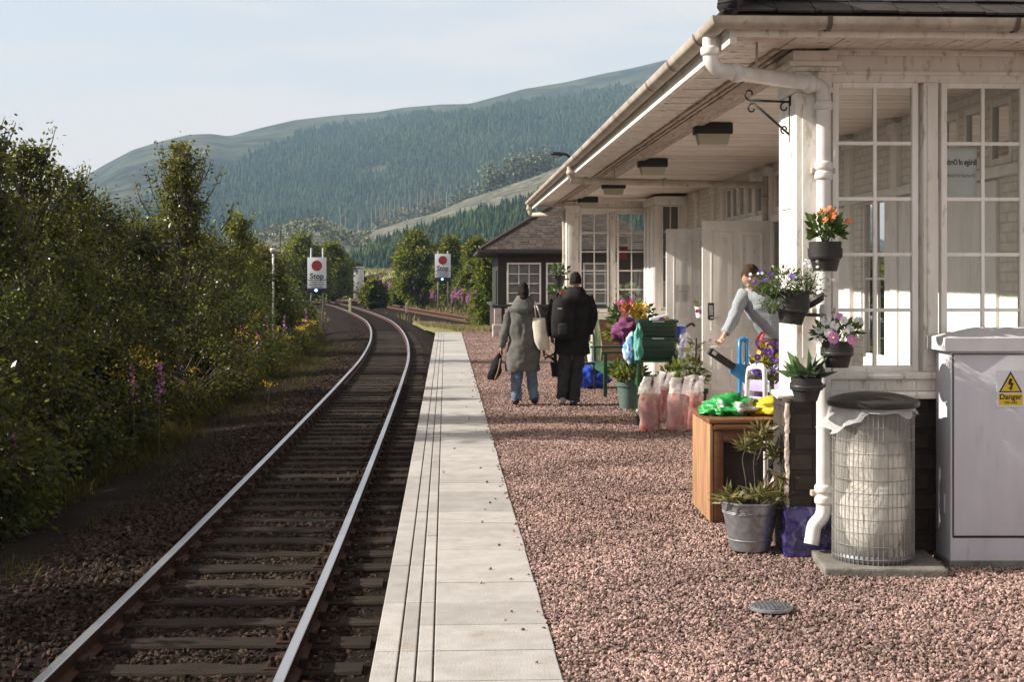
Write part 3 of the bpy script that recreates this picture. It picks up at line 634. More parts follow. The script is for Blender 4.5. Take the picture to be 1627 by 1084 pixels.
# ------------------------------------------------------------------ air
hz = MB(); hz.box((-2600,-60,-14),(2600,3300,620)); ho = hz.build('haze', None); ho.data.materials.clear(); ho['kind'] = 'stuff'
hm = bpy.data.materials.new('haze'); hm.use_nodes = True; nt = hm.node_tree; nt.nodes.remove(nt.nodes['Principled BSDF'])
pv = nn(nt, 'ShaderNodeVolumePrincipled'); pv.inputs['Color'].default_value = (.5,.72,1,1); pv.inputs['Density'].default_value = .00013; pv.inputs['Anisotropy'].default_value = .0
nt.links.new(pv.outputs[0], nt.nodes['Material Output'].inputs['Volume']); ho.data.materials.append(hm)
# ------------------------------------------------------------------ station building (local frame: l to the right, t along, z up)
BA = math.atan(.0446); BO = Vector((1.794,9.0,0))
B = thing('station_building', 'white timber station building with deep boarded canopy and glazed screens beside the platform', 'station', BO, BA)
def bl(l, t, z=0): return wm(B) @ Vector((l,t,z))
def bp(mb, name, m, smooth=False, parent=None): return mb.build(name, m, parent or B, smooth, world=False)
LM, ZC = 2.0, 3.25                     # main wall line, ceiling height
T0, T1_, ZE = 0.0, 17.5, 3.18
def wall_holes(mb, a0, a1, z0, z1, holes, f, th):
    """wall in (a,z) with rectangular holes; f(a,d,z) maps, d = depth"""
    A = sorted({a0,a1,*[h[0] for h in holes],*[h[1] for h in holes]}); Z = sorted({z0,z1,*[h[2] for h in holes],*[h[3] for h in holes]})
    inh = lambda a, z: any(h[0] < a < h[1] and h[2] < z < h[3] for h in holes)
    for i in range(len(A)-1):
        for j in range(len(Z)-1):
            if inh((A[i]+A[i+1])/2, (Z[j]+Z[j+1])/2): continue
            for d, o in ((0,1),(th,-1)):
                q = [f(A[i],d,Z[j]),f(A[i+1],d,Z[j]),f(A[i+1],d,Z[j+1]),f(A[i],d,Z[j+1])]; mb.add(q, [(0,1,2,3)])
    for h in holes:
        c = [(h[0],h[2]),(h[1],h[2]),(h[1],h[3]),(h[0],h[3])]
        for k in range(4):
            p, q = c[k], c[(k+1)%4]; mb.add([f(p[0],0,p[1]),f(q[0],0,q[1]),f(q[0],th,q[1]),f(p[0],th,p[1])], [(0,1,2,3)])
fT = lambda t0: (lambda a, d, z: (a, t0+d, z))       # screen facing the camera
fL = lambda a, d, z: (LM+d, a, z)                    # main wall facing the platform
def window(f, a0, a1, z0, z1, cols, rows, gm, fw=.04, bw=.022, d0=.02, parent=None, m=None, back=None, name='window'):
    m = m or white2; fr = MB()
    def bx(mb, x0, x1, y0, y1, p, q, ch=.004):
        c0, c1 = Vector(f(x0,p,y0)), Vector(f(x1,q,y1)); mb.bbox(c0, c1, ch)
    bx(fr, a0-fw,a0,z0-fw,z1+fw,d0,d0+.05); bx(fr, a1,a1+fw,z0-fw,z1+fw,d0,d0+.05); bx(fr, a0,a1,z1,z1+fw,d0+.001,d0+.049); bx(fr, a0,a1,z0-fw,z0,d0+.001,d0+.049)
    o = bp(fr, name, m, SH, parent)
    if cols*rows > 1:
        b = MB()
        for i in range(1,cols): x = a0+(a1-a0)*i/cols; bx(b, x-bw/2,x+bw/2,z0,z1,d0+.012,d0+.038,.003)
        for j in range(1,rows):
            z = z0+(z1-z0)*j/rows
            for i in range(cols):
                xa = a0+(a1-a0)*i/cols+(bw/2 if i else 0); xb = a0+(a1-a0)*(i+1)/cols-(bw/2 if i < cols-1 else 0); bx(b, xa,xb,z-bw/2,z+bw/2,d0+.012,d0+.038,.003)
        bp(b, 'glazing_bar', m, SH, o)
    g = MB()
    for i in range(cols):
        for j in range(rows):
            xa, xb = a0+(a1-a0)*i/cols, a0+(a1-a0)*(i+1)/cols; za, zb = z0+(z1-z0)*j/rows, z0+(z1-z0)*(j+1)/rows; w = random.uniform(-.0014,.0014); v = random.uniform(-.0014,.0014)
            g.add([f(xa,d0+.026+w,za),f(xb,d0+.026-w,za),f(xb,d0+.026-w+v,zb),f(xa,d0+.026+w+v,zb)], [(0,1,2,3)])
    bp(g, 'pane', gm, False, o)
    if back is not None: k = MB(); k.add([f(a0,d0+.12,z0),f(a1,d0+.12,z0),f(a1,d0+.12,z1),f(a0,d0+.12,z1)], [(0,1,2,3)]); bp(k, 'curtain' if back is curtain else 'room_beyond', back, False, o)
    return o
# --- the two glazed end screens
def screen(t0, sgn, gm):
    f = fT(t0)
    zb = 1.0
    pl = MB(); pl.bbox((-.045,t0+.02,-.12),(LM-.02,t0+.44,zb-.012),.02); bp(pl, 'brick_plinth', brickd if t0 < 5 else brickr)
    si = MB(); si.bbox((.03,t0-.075,1.115),(LM,t0+.3,1.16),.012); si.bbox((.05,t0-.045,1.04),(LM,t0+.3,1.115),.01); si.bbox((.02,t0-.06,zb-.01),(LM,t0+.3,1.04),.01)
    bp(si, 'sill', white, SH)
    # posts: pilaster with moulded cap, mullion, inner post
    p = MB(); p.bbox((0,t0-.012,zb),(.225,t0+.46,2.93),.012); p.bbox((.04,t0-.022,1.25),(.185,t0-.011,2.86),.006)
    for z in (1.35,2.2): p.bbox((-.009,t0+.1,z),(.002,t0+.36,z+.66),.004)
    p.bbox((-.012,t0-.025,2.93),(.237,t0+.47,2.965),.01); p.bbox((-.005,t0-.018,2.965),(.23,t0+.465,3.06),.006)
    p.bbox((-.03,t0-.045,3.06),(.255,t0+.49,3.09),.01); p.bbox((-.055,t0-.07,3.09),(.28,t0+.515,3.125),.014); p.bbox((-.03,t0-.05,3.125),(.255,t0+.49,3.19),.008)
    bp(p, 'pilaster', white, SH)
    q = MB(); q.bbox((.822,t0+.0,1.16),(.918,t0+.13,3.0),.01); q.bbox((.845,t0-.012,1.2),(.895,t0+.001,2.98),.006); bp(q, 'mullion', white, SH)
    q = MB(); q.bbox((1.53,t0+.0,1.16),(LM-.001,t0+.13,3.0),.01); bp(q, 'end_post', white, SH)
    q = MB(); q.bbox((.225,t0+.01,3.0),(LM,t0+.14,3.2),.006); q.bbox((.225,t0-.012,3.045),(LM,t0+.009,3.07),.006); q.bbox((.25,t0-.03,3.165),(LM,t0+.009,3.195),.01); bp(q, 'frieze', white, SH)
    for a, b in ((.285,.76),(.985,1.46)):
        w = window(f, a, b, 1.195, 2.96 if t0 > 5 else 3.0-.03, 2, 5, gm, fw=.038, d0=.03)
screen(0, 1, glass); screen(17.5, 1, glassr)
# --- main wall with doors and windows
D1, D2 = (8.3,9.25), (11.4,12.35)
holes = [(D1[0],D1[1],.1,2.48),(D2[0],D2[1],.1,2.48)]
wins = [(.5,1.35,1.0,2.35,2,2),(4.55,5.35,1.0,2.5,2,2),(13.7,14.5,1.0,2.5,2,2)]
holes += [(a-.04,b+.04,c-.04,d+.04) for a,b,c,d,_,_ in wins]
ups = [(t, t+.42) for t in (1.5,2.05,2.6,6.55,7.1,7.65,8.35,8.8,9.9,10.45,11.0,11.5,11.95)]
holes += [(a,b,2.62,3.12) for a, b in ups]
mw = MB(); wall_holes(mw, -.66, 19.0, -.15, 3.6, holes, fL, .25); bp(mw, 'main_wall', brickp)
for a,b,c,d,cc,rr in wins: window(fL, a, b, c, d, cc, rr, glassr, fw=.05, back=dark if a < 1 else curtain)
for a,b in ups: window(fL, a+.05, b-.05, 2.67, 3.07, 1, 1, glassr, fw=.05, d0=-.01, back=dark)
# boarded white panels and pilaster strips on the main wall
q = MB()
for t in (.3,3.3,4.2,5.75,7.55,9.45,10.3,12.6,13.35,14.85): q.bbox((LM-.05,t-.1,0),(LM+.02,t+.1,3.2),.012); q.bbox((LM-.075,t-.13,3.1),(LM+.02,t+.13,3.2),.012)
q.bbox((LM-.07,.4,2.52),(LM+.02,7.45,2.6),.012); q.bbox((LM-.07,9.55,2.52),(LM+.02,15,2.6),.012)
bp(q, 'wall_pilaster', white2, SH)
for n_, t0_ in ((9,3.42),(3,4.3),(20,1.75),(14,5.9),(10,9.58)):
    q = MB()
    for k in range(n_): t = t0_+k*.0745; q.bbox((LM-.03,t,.05),(LM+.01,t+.0746,2.5),.006)
    bp(q, 'wall_boarding', white2, SH)
for d in (D1,D2):
    q = MB(); q.bbox((LM-.04,d[0]-.09,.0),(LM+.1,d[0],2.57),.01); q.bbox((LM-.04,d[1],.0),(LM+.1,d[1]+.09,2.57),.01); q.bbox((LM-.04,d[0],2.48),(LM+.1,d[1],2.57),.01); q.bbox((LM-.25,d[0]-.05,-.02),(LM+.25,d[1]+.05,.1),.012); bp(q, 'door_frame', white2, SH)
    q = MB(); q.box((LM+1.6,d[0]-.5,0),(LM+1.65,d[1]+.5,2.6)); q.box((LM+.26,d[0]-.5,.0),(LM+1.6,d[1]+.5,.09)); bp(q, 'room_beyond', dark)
def door(t, l0, l1, z0, z1, lock):
    q = MB(); q.bbox((l0,t,z0),(l1,t+.045,z1),.006); o = bp(q, 'door', white2, SH); w = l1-l0
    q = MB()
    cols = [(l0+.11,l0+w/2-.05),(l0+w/2+.05,l1-.11)]
    for a, b in cols:
        for c, d in ((z0+.2,z0+.78),(z0+.98,z1-.14)):
            for (x0,x1,y0,y1) in ((a,b,c,c+.03),(a,b,d-.03,d),(a,a+.03,c+.03,d-.03),(b-.03,b,c+.03,d-.03)): q.bbox((x0,t-.012,y0),(x1,t+.002,y1),.005)
            q.bbox((a+.075,t-.006,c+.075),(b-.075,t+.002,d-.075),.004)
    bp(q, 'door_moulding', white2, SH, o)
    if lock:
        q = MB(); q.bbox((l0+.07,t-.02,z0+1.12),(l0+.15,t,z0+1.34),.012); bp(q, 'lock_plate', blackp, SH, o)
        q = MB(); q.bbox((l0+.085,t-.026,z0+1.18),(l0+.135,t-.018,z0+1.31),.006); q.lathe([(.011,0),(.011,.05)], (l0+.11,t-.01,z0+1.15), 10, Matrix.Rotation(R(90),3,'X')); q.bbox((l0+.1,t-.065,z0+1.14),(l0+.23,t-.05,z0+1.16),.006); bp(q, 'door_handle', steel, SH, o)
        q = MB(); q.lathe([(.022,0),(.022,.008),(.008,.012),(0,.012)], (l0+.1,t,z0+.86), 12, Matrix.Rotation(R(90),3,'X')); bp(q, 'keyhole_cover', steel, SH, o)
    else:
        q = MB(); q.bbox((l1-.16,t-.03,z0+1.42),(l1-.1,t,z0+1.46),.008); q.bbox((l1-.12,t-.045,z0+1.38),(l1-.105,t-.02,z0+1.47),.005); bp(q, 'door_bolt', iron, SH, o)
        q = MB(); q.bbox((l0+.14,t-.006,z0+1.3),(l0+.39,t-.001,z0+1.56),.001); pp = bp(q, 'door_notice', paper, False, o)
        q = MB(); q.box((l0+.19,t-.0075,z0+1.45),(l0+.34,t-.0062,z0+1.462)); bp(q, 'notice_print', steel, False, o)
    return o
door(9.27, LM-.93, LM-.03, .1, 2.5, True); door(12.37, LM-.92, LM-.03, .1, 2.5, False)
# --- ticket lobby standing out from the wall in front of the far screen
f = fT(15.9); lm = MB(); wall_holes(lm, 1.45, LM-.001, 0, 3.2, [(1.53,1.87,1.2,3.07)], f, .12); lm.bbox((1.45,16.03,0),(1.55,17.49,3.2),.004); lm.bbox((1.40,15.86,3.05),(LM-.055,15.899,3.2),.015); lm.bbox((1.41,15.899,3.08),(1.449,17.45,3.2),.012); lm.bbox((1.405,15.87,0),(1.5,15.9,3.04),.01)
for t in (16.2,16.75,17.2): lm.bbox((1.425,t,0),(1.449,t+.16,3.05),.008)
bp(lm, 'lobby_wall', white2, SH); window(f, 1.57, 1.83, 1.25, 3.02, 2, 4, glassr, fw=.035, back=curtain)
# --- canopy: ceiling boards, beam, soffit, fascia
q = MB(); random.seed(9); t = .14
while t < 18.95:
    q.bbox((.14,t,ZC+random.uniform(0,.004)),(LM-.002,min(t+.114,18.96),ZC+.022),.005); t += .123
bp(q, 'canopy_ceiling', board)
q = MB(); q.bbox((-.02,.0,3.197),(.135,19.0,3.31),.012); q.bbox((-.06,.0,3.205),(-.021,19.0,3.30),.015); q.bbox((-.1,0,3.215),(-.061,19.0,3.30),.012); q.bbox((-.14,0,3.19),(-.101,19.0,3.26),.012); q.bbox((.136,.14,3.215),(.24,19.0,3.249),.006); bp(q, 'canopy_beam', beamm, SH)
q = MB(); t = -.63
while t < 18.9:
    e = min(t+.1,18.9); q.bbox((-.5,t+.002,3.212+random.uniform(-.004,.004)),(-.101,e-.002,3.24),.005); t += .1
l = -.1
while l < 7.4:
    q.bbox((l+.001,-.63,3.205+random.uniform(-.003,.003)),(l+.099,-.001,3.235),.005); l += .1
bp(q, 'eaves_soffit', whitef)
def run(mb, prof, c):                    # profile (outward, z) swept along near end and platform side
    for pts in c:
        vs, fs, n = [], [], len(prof)
        for p, o in pts:
            for x, z in prof: vs.append((p[0]+o[0]*x, p[1]+o[1]*x, z))
        for i in range(len(pts)-1):
            for j in range(n): a, b = i*n+j, i*n+(j+1)%n; fs.append((a,b,b+n,a+n))
        fs += [tuple(range(n))[::-1], tuple((len(pts)-1)*n+j for j in range(n))]; mb.add(vs, fs)
FL, FN, FE = -.53, -.67, 19.0
path = [((9.0,FN),(0,-1)),((FL,FN),(-1,-1)),((FL,FE),(-1,1)),((9.0,FE),(0,1))]
q = MB(); run(q, [(0,3.165),(.028,3.165),(.028,3.262),(0,3.262)], [path]); bp(q, 'fascia', white)
q = MB(); q.bbox((FL-.031,FN-.03,3.118),(FL+.012,FE,3.1645),.004); q.bbox((FL-.0365,FN-.03,3.2),(FL-.0285,FE,3.255),.001); bp(q, 'fascia_edge', white)
gp = []; 
for k in range(13): a = PI+PI*k/12; gp.append((.092+.062*math.cos(a), 3.262+.062*math.sin(a)*1.1))
for k in range(12,-1,-1): a = PI+PI*k/12; gp.append((.092+.055*math.cos(a), 3.263+.055*math.sin(a)*1.1))
q = MB(); run(q, gp, [path]); 
def ring(c, ax, r=.07):                 # joint and bracket bands round the gutter
    vs, fs = [], []
    for s in (-.014,.014):
        for k in range(13): a = PI+PI*k/12; x = .092+r*math.cos(a); z = 3.262+r*math.sin(a)*1.1; vs.append((FL-x, c+s, z) if ax else (c+s, FN-x, z))
    for k in range(12): fs.append((k,k+1,k+14,k+13))
    q.add(vs, fs)
o = bp(q, 'gutter', gutterm, 1.)
gj = mat('gutter_joint', (.1,.08,.065), .6); t = -.2
while t < 18.8: q = MB(); ring(t,1); bp(q, 'gutter_bracket', gj, 1., o); t += 1.06
for l in (.0,1.1,2.2): q = MB(); ring(l,0); bp(q, 'gutter_bracket', gj, 1., o)
# --- slate roof
ev, rz, sl = 3.285, 6.0, .04
e0, e1, n0, n1 = FL-.05, 9.0, FN-.05, FE+.05
ra, rb = (4.2, n0+4.8), (4.2, n1-4.8)
q = MB()
top = [(e0,n0,ev),(e1,n0,ev),(e1,n1,ev),(e0,n1,ev),(ra[0],ra[1],rz),(rb[0],rb[1],rz)]; fc = [(0,1,4),(1,2,5,4),(2,3,5),(3,0,4,5)]
q.add(top, fc); q.add([(x,y,z-sl) for x,y,z in top], [f_[::-1] for f_ in fc]); q.add([top[i] for i in range(4)]+[(top[i][0],top[i][1],ev-sl) for i in range(4)], [(i,(i+1)%4,(i+1)%4+4,i+4) for i in range(4)])
random.seed(2)
for row in range(3):                     # slates of the lowest courses, laid with ragged edges
    y = n0-.02
    while y < n1:
        w = random.uniform(.2,.3); x = e0-.02+row*.13; z = ev+.012+row*.085; q.box((0,0,0),(.17,w-.006,.014), Matrix.Translation((x,y,z+random.uniform(-.004,.006))) @ Matrix.Rotation(-R(30),4,'Y')); y += w
    x = e0
    while x < 5:
        w = random.uniform(.2,.3); yy = n0-.02+row*.13; z = ev+.012+row*.085; q.box((0,0,0),(w-.006,.17,.014), Matrix.Translation((x,yy,z+random.uniform(-.004,.006))) @ Matrix.Rotation(R(30),4,'X')); x += w
o = bp(q, 'roof', slate)
for a_, b_ in (((e0,n0,ev+.05),(ra[0],ra[1],rz+.05)),((e0,n1,ev+.05),(rb[0],rb[1],rz+.05))): q = MB(); q.tube([Vector(a_),Vector(b_)], .07, 8); bp(q, 'hip_ridge', slate, True, o)
# other walls of the building, out of view from here but standing where they do
q = MB(); q.box((LM+.25,-.3,-.15),(6.4,-.05,3.6)); q.box((6.4,-.3,-.15),(6.65,18.6,3.6)); q.box((LM+.25,18.4,-.15),(6.4,18.6,3.6)); bp(q, 'rear_wall', brickp)
# --- ceiling lamps
for i, t in enumerate((4.7,8.75,12.95,17.0)):
    q = MB(); z = ZC-.003; c = .35
    q.bbox((c-.18,t-.1,z-.105),(c+.18,t+.1,z),.012); o = bp(q, 'ceiling_lamp', iron, SH)
    q = MB(); M = Matrix.Translation((c,t,z-.104)); a, b = .155, .08
    q.add([M @ Vector(p) for p in ((-a,-b,0),(a,-b,0),(a,b,0),(-a,b,0),(-a+.02,-b+.015,-.1),(a-.02,-b+.015,-.1),(a-.02,b-.015,-.1),(-a+.02,b-.015,-.1))], [(0,1,5,4),(1,2,6,5),(2,3,7,6),(3,0,4,7),(4,5,6,7)])
    bp(q, 'lamp_diffuser', mat('lamp_diffuser', (.62,.58,.46), .4, trans=.3) if i == 0 else MATS['lamp_diffuser'], False, o)
# --- downpipes
def collar(mb, p, d, r, w=.03):
    p, d = Vector(p), Vector(d).normalized(); mb.tube([p-d*w, p-d*w*.6, p-d*w*.3, p+d*w*.3, p+d*w*.6, p+d*w], [r*1.02,r*1.25,r*1.28,r*1.28,r*1.25,r*1.02], 14)
r = .046; xg = FL-.092
q = MB(); t = -.42; xp, tp = .16, -.075
q.tube([(xg,t,3.2),(xg,t,3.1),(xg+.01,t,3.055),(xg+.05,t+.01,3.015),(xg+.12,t+.03,3.0),(-.12,t+.24,2.985),(xp-.08,tp-.02,2.97),(xp-.02,tp,2.955),(xp,tp,2.9),(xp,tp,2.7),(xp,tp,2.0),(xp,tp,.55)], r, 14, 4)
for p, d in (((xg,t,3.12),(0,0,1)),((xg+.17,t+.05,2.998),(1,.3,0)),((xp-.1,tp-.03,2.972),(1,.3,0)),((xp,tp,2.84),(0,0,1)),((xp,tp,2.46),(0,0,1)),((xp,tp,2.4),(0,0,1)),((xp,tp,.43),(0,0,1)),((xp,tp,.36),(0,0,1))): collar(q, p, d, r)
q.tube([(xp,tp,.56),(xp,tp,.34),(xp-.012,tp-.005,.26),(xp-.06,tp-.01,.2),(xp-.075,tp-.015,.13),(xp-.085,tp-.02,.085)], r*1.02, 14, 4, cap=False)
q.tube([(xp-.06,tp-.01,.2),(xp-.075,tp-.015,.13),(xp-.085,tp-.02,.085)], [r*.8]*3, 12, 3)
o = bp(q, 'downpipe', pipem, 1.)
for z in (2.43,1.55,.4): q = MB(); q.bbox((xp-.075,tp-.005,z-.018),(xp+.075,tp+.055,z+.018),.006); bp(q, 'pipe_clip', gutterm, SH, o)
q = MB(); q.tube([(-.3,t+.18,2.99),(-.3,t+.18,3.21)], .008, 6); bp(q, 'pipe_hanger', gutterm, SH, o)
q = MB(); t = 9.4
q.tube([(xg,t,3.2),(xg,t,3.12),(xg+.02,t,3.05),(xg+.1,t,3.02),(.5,t,3.0),(LM-.2,t,2.97),(LM-.09,t,2.95),(LM-.08,t,2.85),(LM-.08,t,.1)], .044, 12, 3)
for p, d in (((xg,t,3.12),(0,0,1)),((xg+.2,t,3.015),(1,0,0)),((.6,t,3.0),(1,0,0)),((LM-.08,t,2.8),(0,0,1))): collar(q, p, d, .044)
q.tube([(-.05,t,3.0),(-.05,t,3.2)], .01, 6); bp(q, 'downpipe', gutterm, 1.)
q = MB(); t = FE-.15
q.tube([(xg,t,3.2),(xg,t,3.12),(xg+.03,t-.02,3.03),(xg+.1,t-.06,3.0),(-.08,t-1.0,2.98),(-.02,t-1.1,2.9),(-.02,t-1.1,1.0)], .044, 12, 3); collar(q,(xg,t,3.12),(0,0,1),.044); collar(q,(xg+.2,t-.2,2.995),(1,-1.5,0),.044); bp(q, 'downpipe', gutterm, 1.)
q = MB(); q.tube([(.27,.2,3.243),(.27,6,3.241),(.272,12,3.243),(.27,17.3,3.243)], .009, 6); bp(q, 'lamp_cable', gutterm, True)
q = MB(); q.tube([(LM-.03,3.05,3.2),(LM-.03,3.05,1.5),(LM-.03,3.06,.2)], .012, 6); bp(q, 'conduit', gutterm, True)
# --- wrought-iron hanging bracket, floodlight
q = MB(); t = .12; z = 2.885; 
q.tube([(-.01,t,z),(-.27,t,z+.01)], .008, 6); q.tube([(-.01,t,z-.21),(-.24,t,z-.01)], .008, 6)
def scroll(cx, cz, r0, a0, tw, sg=1): return [(cx+math.cos(a0+sg*tw*k/14)*r0*(1-.72*k/14), t, cz+math.sin(a0+sg*tw*k/14)*r0*(1-.72*k/14)) for k in range(15)]
q.tube(scroll(-.265,z+.05,.04,R(-90),5.2,-1), .006, 5); q.tube(scroll(-.25,z-.045,.035,R(70),5.2,1), .006, 5); q.tube(scroll(-.04,z-.035,.035,R(80),5.,1), .006, 5); q.tube(scroll(-.04,z-.175,.03,R(-100),5.,-1), .006, 5)
q.tube([(-.008,t,z-.26),(-.008,t,z+.04)], .007, 6); bp(q, 'hanging_bracket', iron, True)
q = MB(); t = 10.7; q.tube([(-.4,t,3.33),(-.56,t,3.47),(-.66,t,3.49)], .018, 8); q.bbox((-.79,t-.1,3.45),(-.62,t+.1,3.48),.014); q.bbox((-.76,t-.08,3.48),(-.65,t+.08,3.5),.01)
o = bp(q, 'floodlight', iron, SH); q = MB(); q.bbox((-.78,t-.09,3.443),(-.68,t+.09,3.451),.003); bp(q, 'floodlight_glass', steel, False, o)
# --- purple painted rough corner stone, peeling white edge
def rough_box(mb, a, b, n, amp, seed, fr=9.):
    bm = bmesh.new(); bmesh.ops.create_cube(bm, size=1)
    for v in bm.verts: v.co = Vector([(a[i]+b[i])/2+v.co[i]*(b[i]-a[i]) for i in range(3)])
    bmesh.ops.subdivide_edges(bm, edges=bm.edges[:], cuts=n, use_grid_fill=True); bm.normal_update(); c = Vector([(a[i]+b[i])/2 for i in range(3)])
    for v in bm.verts: q = noise.noise_vector(v.co*fr+Vector((seed,0,0)))*amp+noise.noise_vector(v.co*fr*3+Vector((0,seed,0)))*amp*.5; v.co += q-(v.co-c)*.04*((v.co-c).length/.3)
    bm.verts.index_update(); mb.add([v.co.copy() for v in bm.verts], [[v.index for v in f.verts] for f in bm.faces]); bm.free(); return mb
q = MB(); rough_box(q, (-.07,-.03,-.06), (.19,.1,.31), 22, .016, 3., 13.); bp(q, 'painted_footing', purple, 1.1)
q = MB(); rough_box(q, (.18,-.012,-.06), (.34,.1,.27), 18, .014, 7., 13.); bp(q, 'painted_footing', MATS['purple_paint'], 1.1)
q = MB(); random.seed(4); vs = []; n = 44
for k in range(n+1): z = .3+k*(.66/n); w = .009+.009*noise.noise(Vector((0,0,z*14)))+random.uniform(-.004,.004); x = -.047+.008*noise.noise(Vector((3,0,z*9))); vs += [(x-w*.9,.06,z),(x-w,.004,z),(x+w*.4,-.001+.004*noise.noise(Vector((9,0,z*20))),z),(x+w*1.2,.013,z)]
fs = [(k*4+j,k*4+j+1,k*4+j+5,k*4+j+4) for k in range(n) for j in range(3)]; q.add(vs, fs); bp(q, 'peeling_paint_edge', mat('peeling_edge', (.5,.44,.37), .9, col2=(.2,.15,.12), scale=16, bump=.6), False)
# notice hung inside the screen, read from the platform side
q = MB(); q.bbox((.995,.105,2.28),(1.205,.112,2.6),.001); sg = bp(q, 'place_name_notice', paper, False)
tm = lambda z: wm(B) @ Matrix.Translation((1.1,.1035,z)) @ Matrix.Rotation(R(90),4,'X') @ Matrix.Scale(-1,4,(1,0,0))
grey = mat('notice_ink', (.1,.09,.085), .7)
text_mesh('Bridge of Orchy', .05, grey, tm(2.5), sg, 'notice_lettering', .0006, xs=.64, bold=.0018); text_mesh('Drochaid Urchaidh', .034, mat('notice_ink_pale', (.2,.19,.185), .7), tm(2.415), sg, 'notice_lettering', .0006, xs=.7)
# red notice and small card seen in the far screen
q = MB(); q.bbox((1.0,17.62,2.12),(1.16,17.63,2.36),.002); bp(q, 'red_poster', mat('poster_red', (.4,.03,.03), .5)); q = MB(); q.bbox((.99,17.62,2.4),(1.15,17.63,2.53),.002); bp(q, 'white_poster', paper)
# ------------------------------------------------------------------ second station building (far end)
SB_ = thing('signal_building', 'low dark brown station building with hipped slate roof and white windows at the far end', 'building', (-.52,43.5,0), BA)
q = MB(); fS = lambda a, d, z: (a, d, z)
wall_holes(q, .1, 5.0, .95, 2.55, [(.36,1.42,.96,2.25),(1.56,2.62,.96,2.25),(2.7,3.76,.96,2.25)], lambda a,d,z: (a,d+.05,z), .15); q.box((.1,.2,.95),(.25,6,2.55)); q.box((4.9,.2,.95),(5,6,2.55)); q.box((.1,5.9,.95),(5,6,2.55))
bp(q, 'wall', mat('dark_brown_timber', (.025,.018,.015), .6), False, SB_)
q = MB(); q.bbox((.02,.02,-.6),(5.05,6.1,.9),.02); bp(q, 'brick_base', brickd, False, SB_); q = MB(); q.bbox((-.08,-.06,-.62),(.24,.3,.36),.04); q.bbox((-.02,-.03,.36),(.2,.25,.86),.02); bp(q, 'stone_pier', mat('pale_stone', (.5,.47,.43), .85, col2=(.34,.27,.23), scale=9, bump=.5), False, SB_)
q = MB(); q.bbox((-.1,-.08,.88),(5.1,6.2,.95),.015); bp(q, 'sill_band', mat('dark_green_paint', (.03,.035,.03), .5), False, SB_)
for a in (.36,1.56,2.7): window(lambda x,d,z: (x,d+.0,z), a+.06, a+1.0, 1.02, 2.19, 3, 4, glassr, fw=.055, bw=.025, d0=.03, parent=SB_, back=curtain)
q = MB(); e = .45; zt = 2.62; a = [(-e,-e,zt),(5.5,-e,zt),(5.5,6.5,zt),(-e,6.5,zt),(2.4,2.5,4.35),(2.4,3.5,4.35)]
q.add(a, [(0,1,4),(1,2,5,4),(2,3,5),(3,0,4,5)]); q.add([(x,y,z-.12) for x,y,z in a[:4]]+a[:4], [(3,2,1,0),(0,1,5,4),(1,2,6,5),(2,3,7,6),(3,0,4,7)])
random.seed(6)
for row in range(22):                    # slate courses on the face towards the camera
    s = row/22; x0 = -e+s*(2.85); x1 = 5.5-s*3.1; y = -e+s*2.95; z = zt+s*1.73; x = x0
    while x < x1: w = random.uniform(.2,.32); q.box((0,0,0),(w-.012,.15,.015), Matrix.Translation((x,y-.01,z+.01+random.uniform(-.004,.008))) @ Matrix.Rotation(R(30),4,'X')); x += w
o = bp(q, 'roof', mat('brown_slate', (.05,.037,.03), .8, island=.35, bump=.4), False, SB_)
q = MB(); q.tube([Vector((-e,-e,zt+.04)),Vector((2.4,2.5,4.4)),Vector((2.4,3.5,4.4))], .06, 8); bp(q, 'hip_ridge', MATS['brown_slate'], True, o)
q = MB(); q.bbox((-e-.09,-e-.1,zt-.1),(5.6,-e-.005,zt-.005),.02); q.bbox((-e-.1,-e,zt-.1),(-e-.005,6.4,zt-.005),.02); bp(q, 'gutter', blackp, False, SB_)
q = MB(); q.bbox((.02,.1,.98),(.06,.35,2.0),.01); bp(q, 'green_panel', benchg, False, SB_)
for a in (.3,2.0): q = MB(); q.bbox((a,.015,.72),(a+.12,.03,.84),.004); bp(q, 'vent', white, False, SB_)
# ------------------------------------------------------------------ waste bin on its slab
bc = Vector((P(1387,0,8.72).x, 8.72, 0)); BR = .245
sl_ = MB(); sl_.bbox((-.36,-.33,-.03),(.36,.3,.035),.012, Matrix.Rotation(R(-4),4,'Z')); o = sl_.build('slab', slabm, None, world=False); o.location = (bc.x+.02, bc.y, 0); tag(o, 'square concrete slab under the wire mesh bin', 'slab')
bin_ = thing('litter_bin', 'wire mesh litter bin with clear liner bag and black domed lid', 'litter bin', (bc.x,bc.y,.035))
q = MB(); Hb = .92
for k in range(52): a = 2*PI*k/52; q.tube([(BR*math.cos(a),BR*math.sin(a),.0),(BR*math.cos(a),BR*math.sin(a),Hb)], .0024, 4)
for k in range(12): z = .03+k*.079; q.tube([(BR*1.006*math.cos(2*PI*j/48),BR*1.006*math.sin(2*PI*j/48),z) for j in range(49)], .0028, 4)
q.build('wire_mesh', wirem, bin_, world=False)
q = MB(); q.lathe([(BR*.98,0),(BR*.99,.05),(BR*.97,.05),(BR*.9,.01)], (0,0,0), 40); q.build('base_ring', mat('bin_base', (.16,.16,.17), .5, metal=.4), bin_, True, world=False)
q = MB(); n = 46; prof = [(.8,.02),(.95,.05),(.93,.25),(.94,.5),(.9,.7),(.88,.82),(.9,.9)]; vs, fs = [], []
for i, (r, z) in enumerate(prof):
    for j in range(n): a = 2*PI*j/n; k = 1+.05*noise.noise(Vector((math.cos(a)*3,math.sin(a)*3,z*3.5))); vs.append((BR*r*k*math.cos(a), BR*r*k*math.sin(a), z))
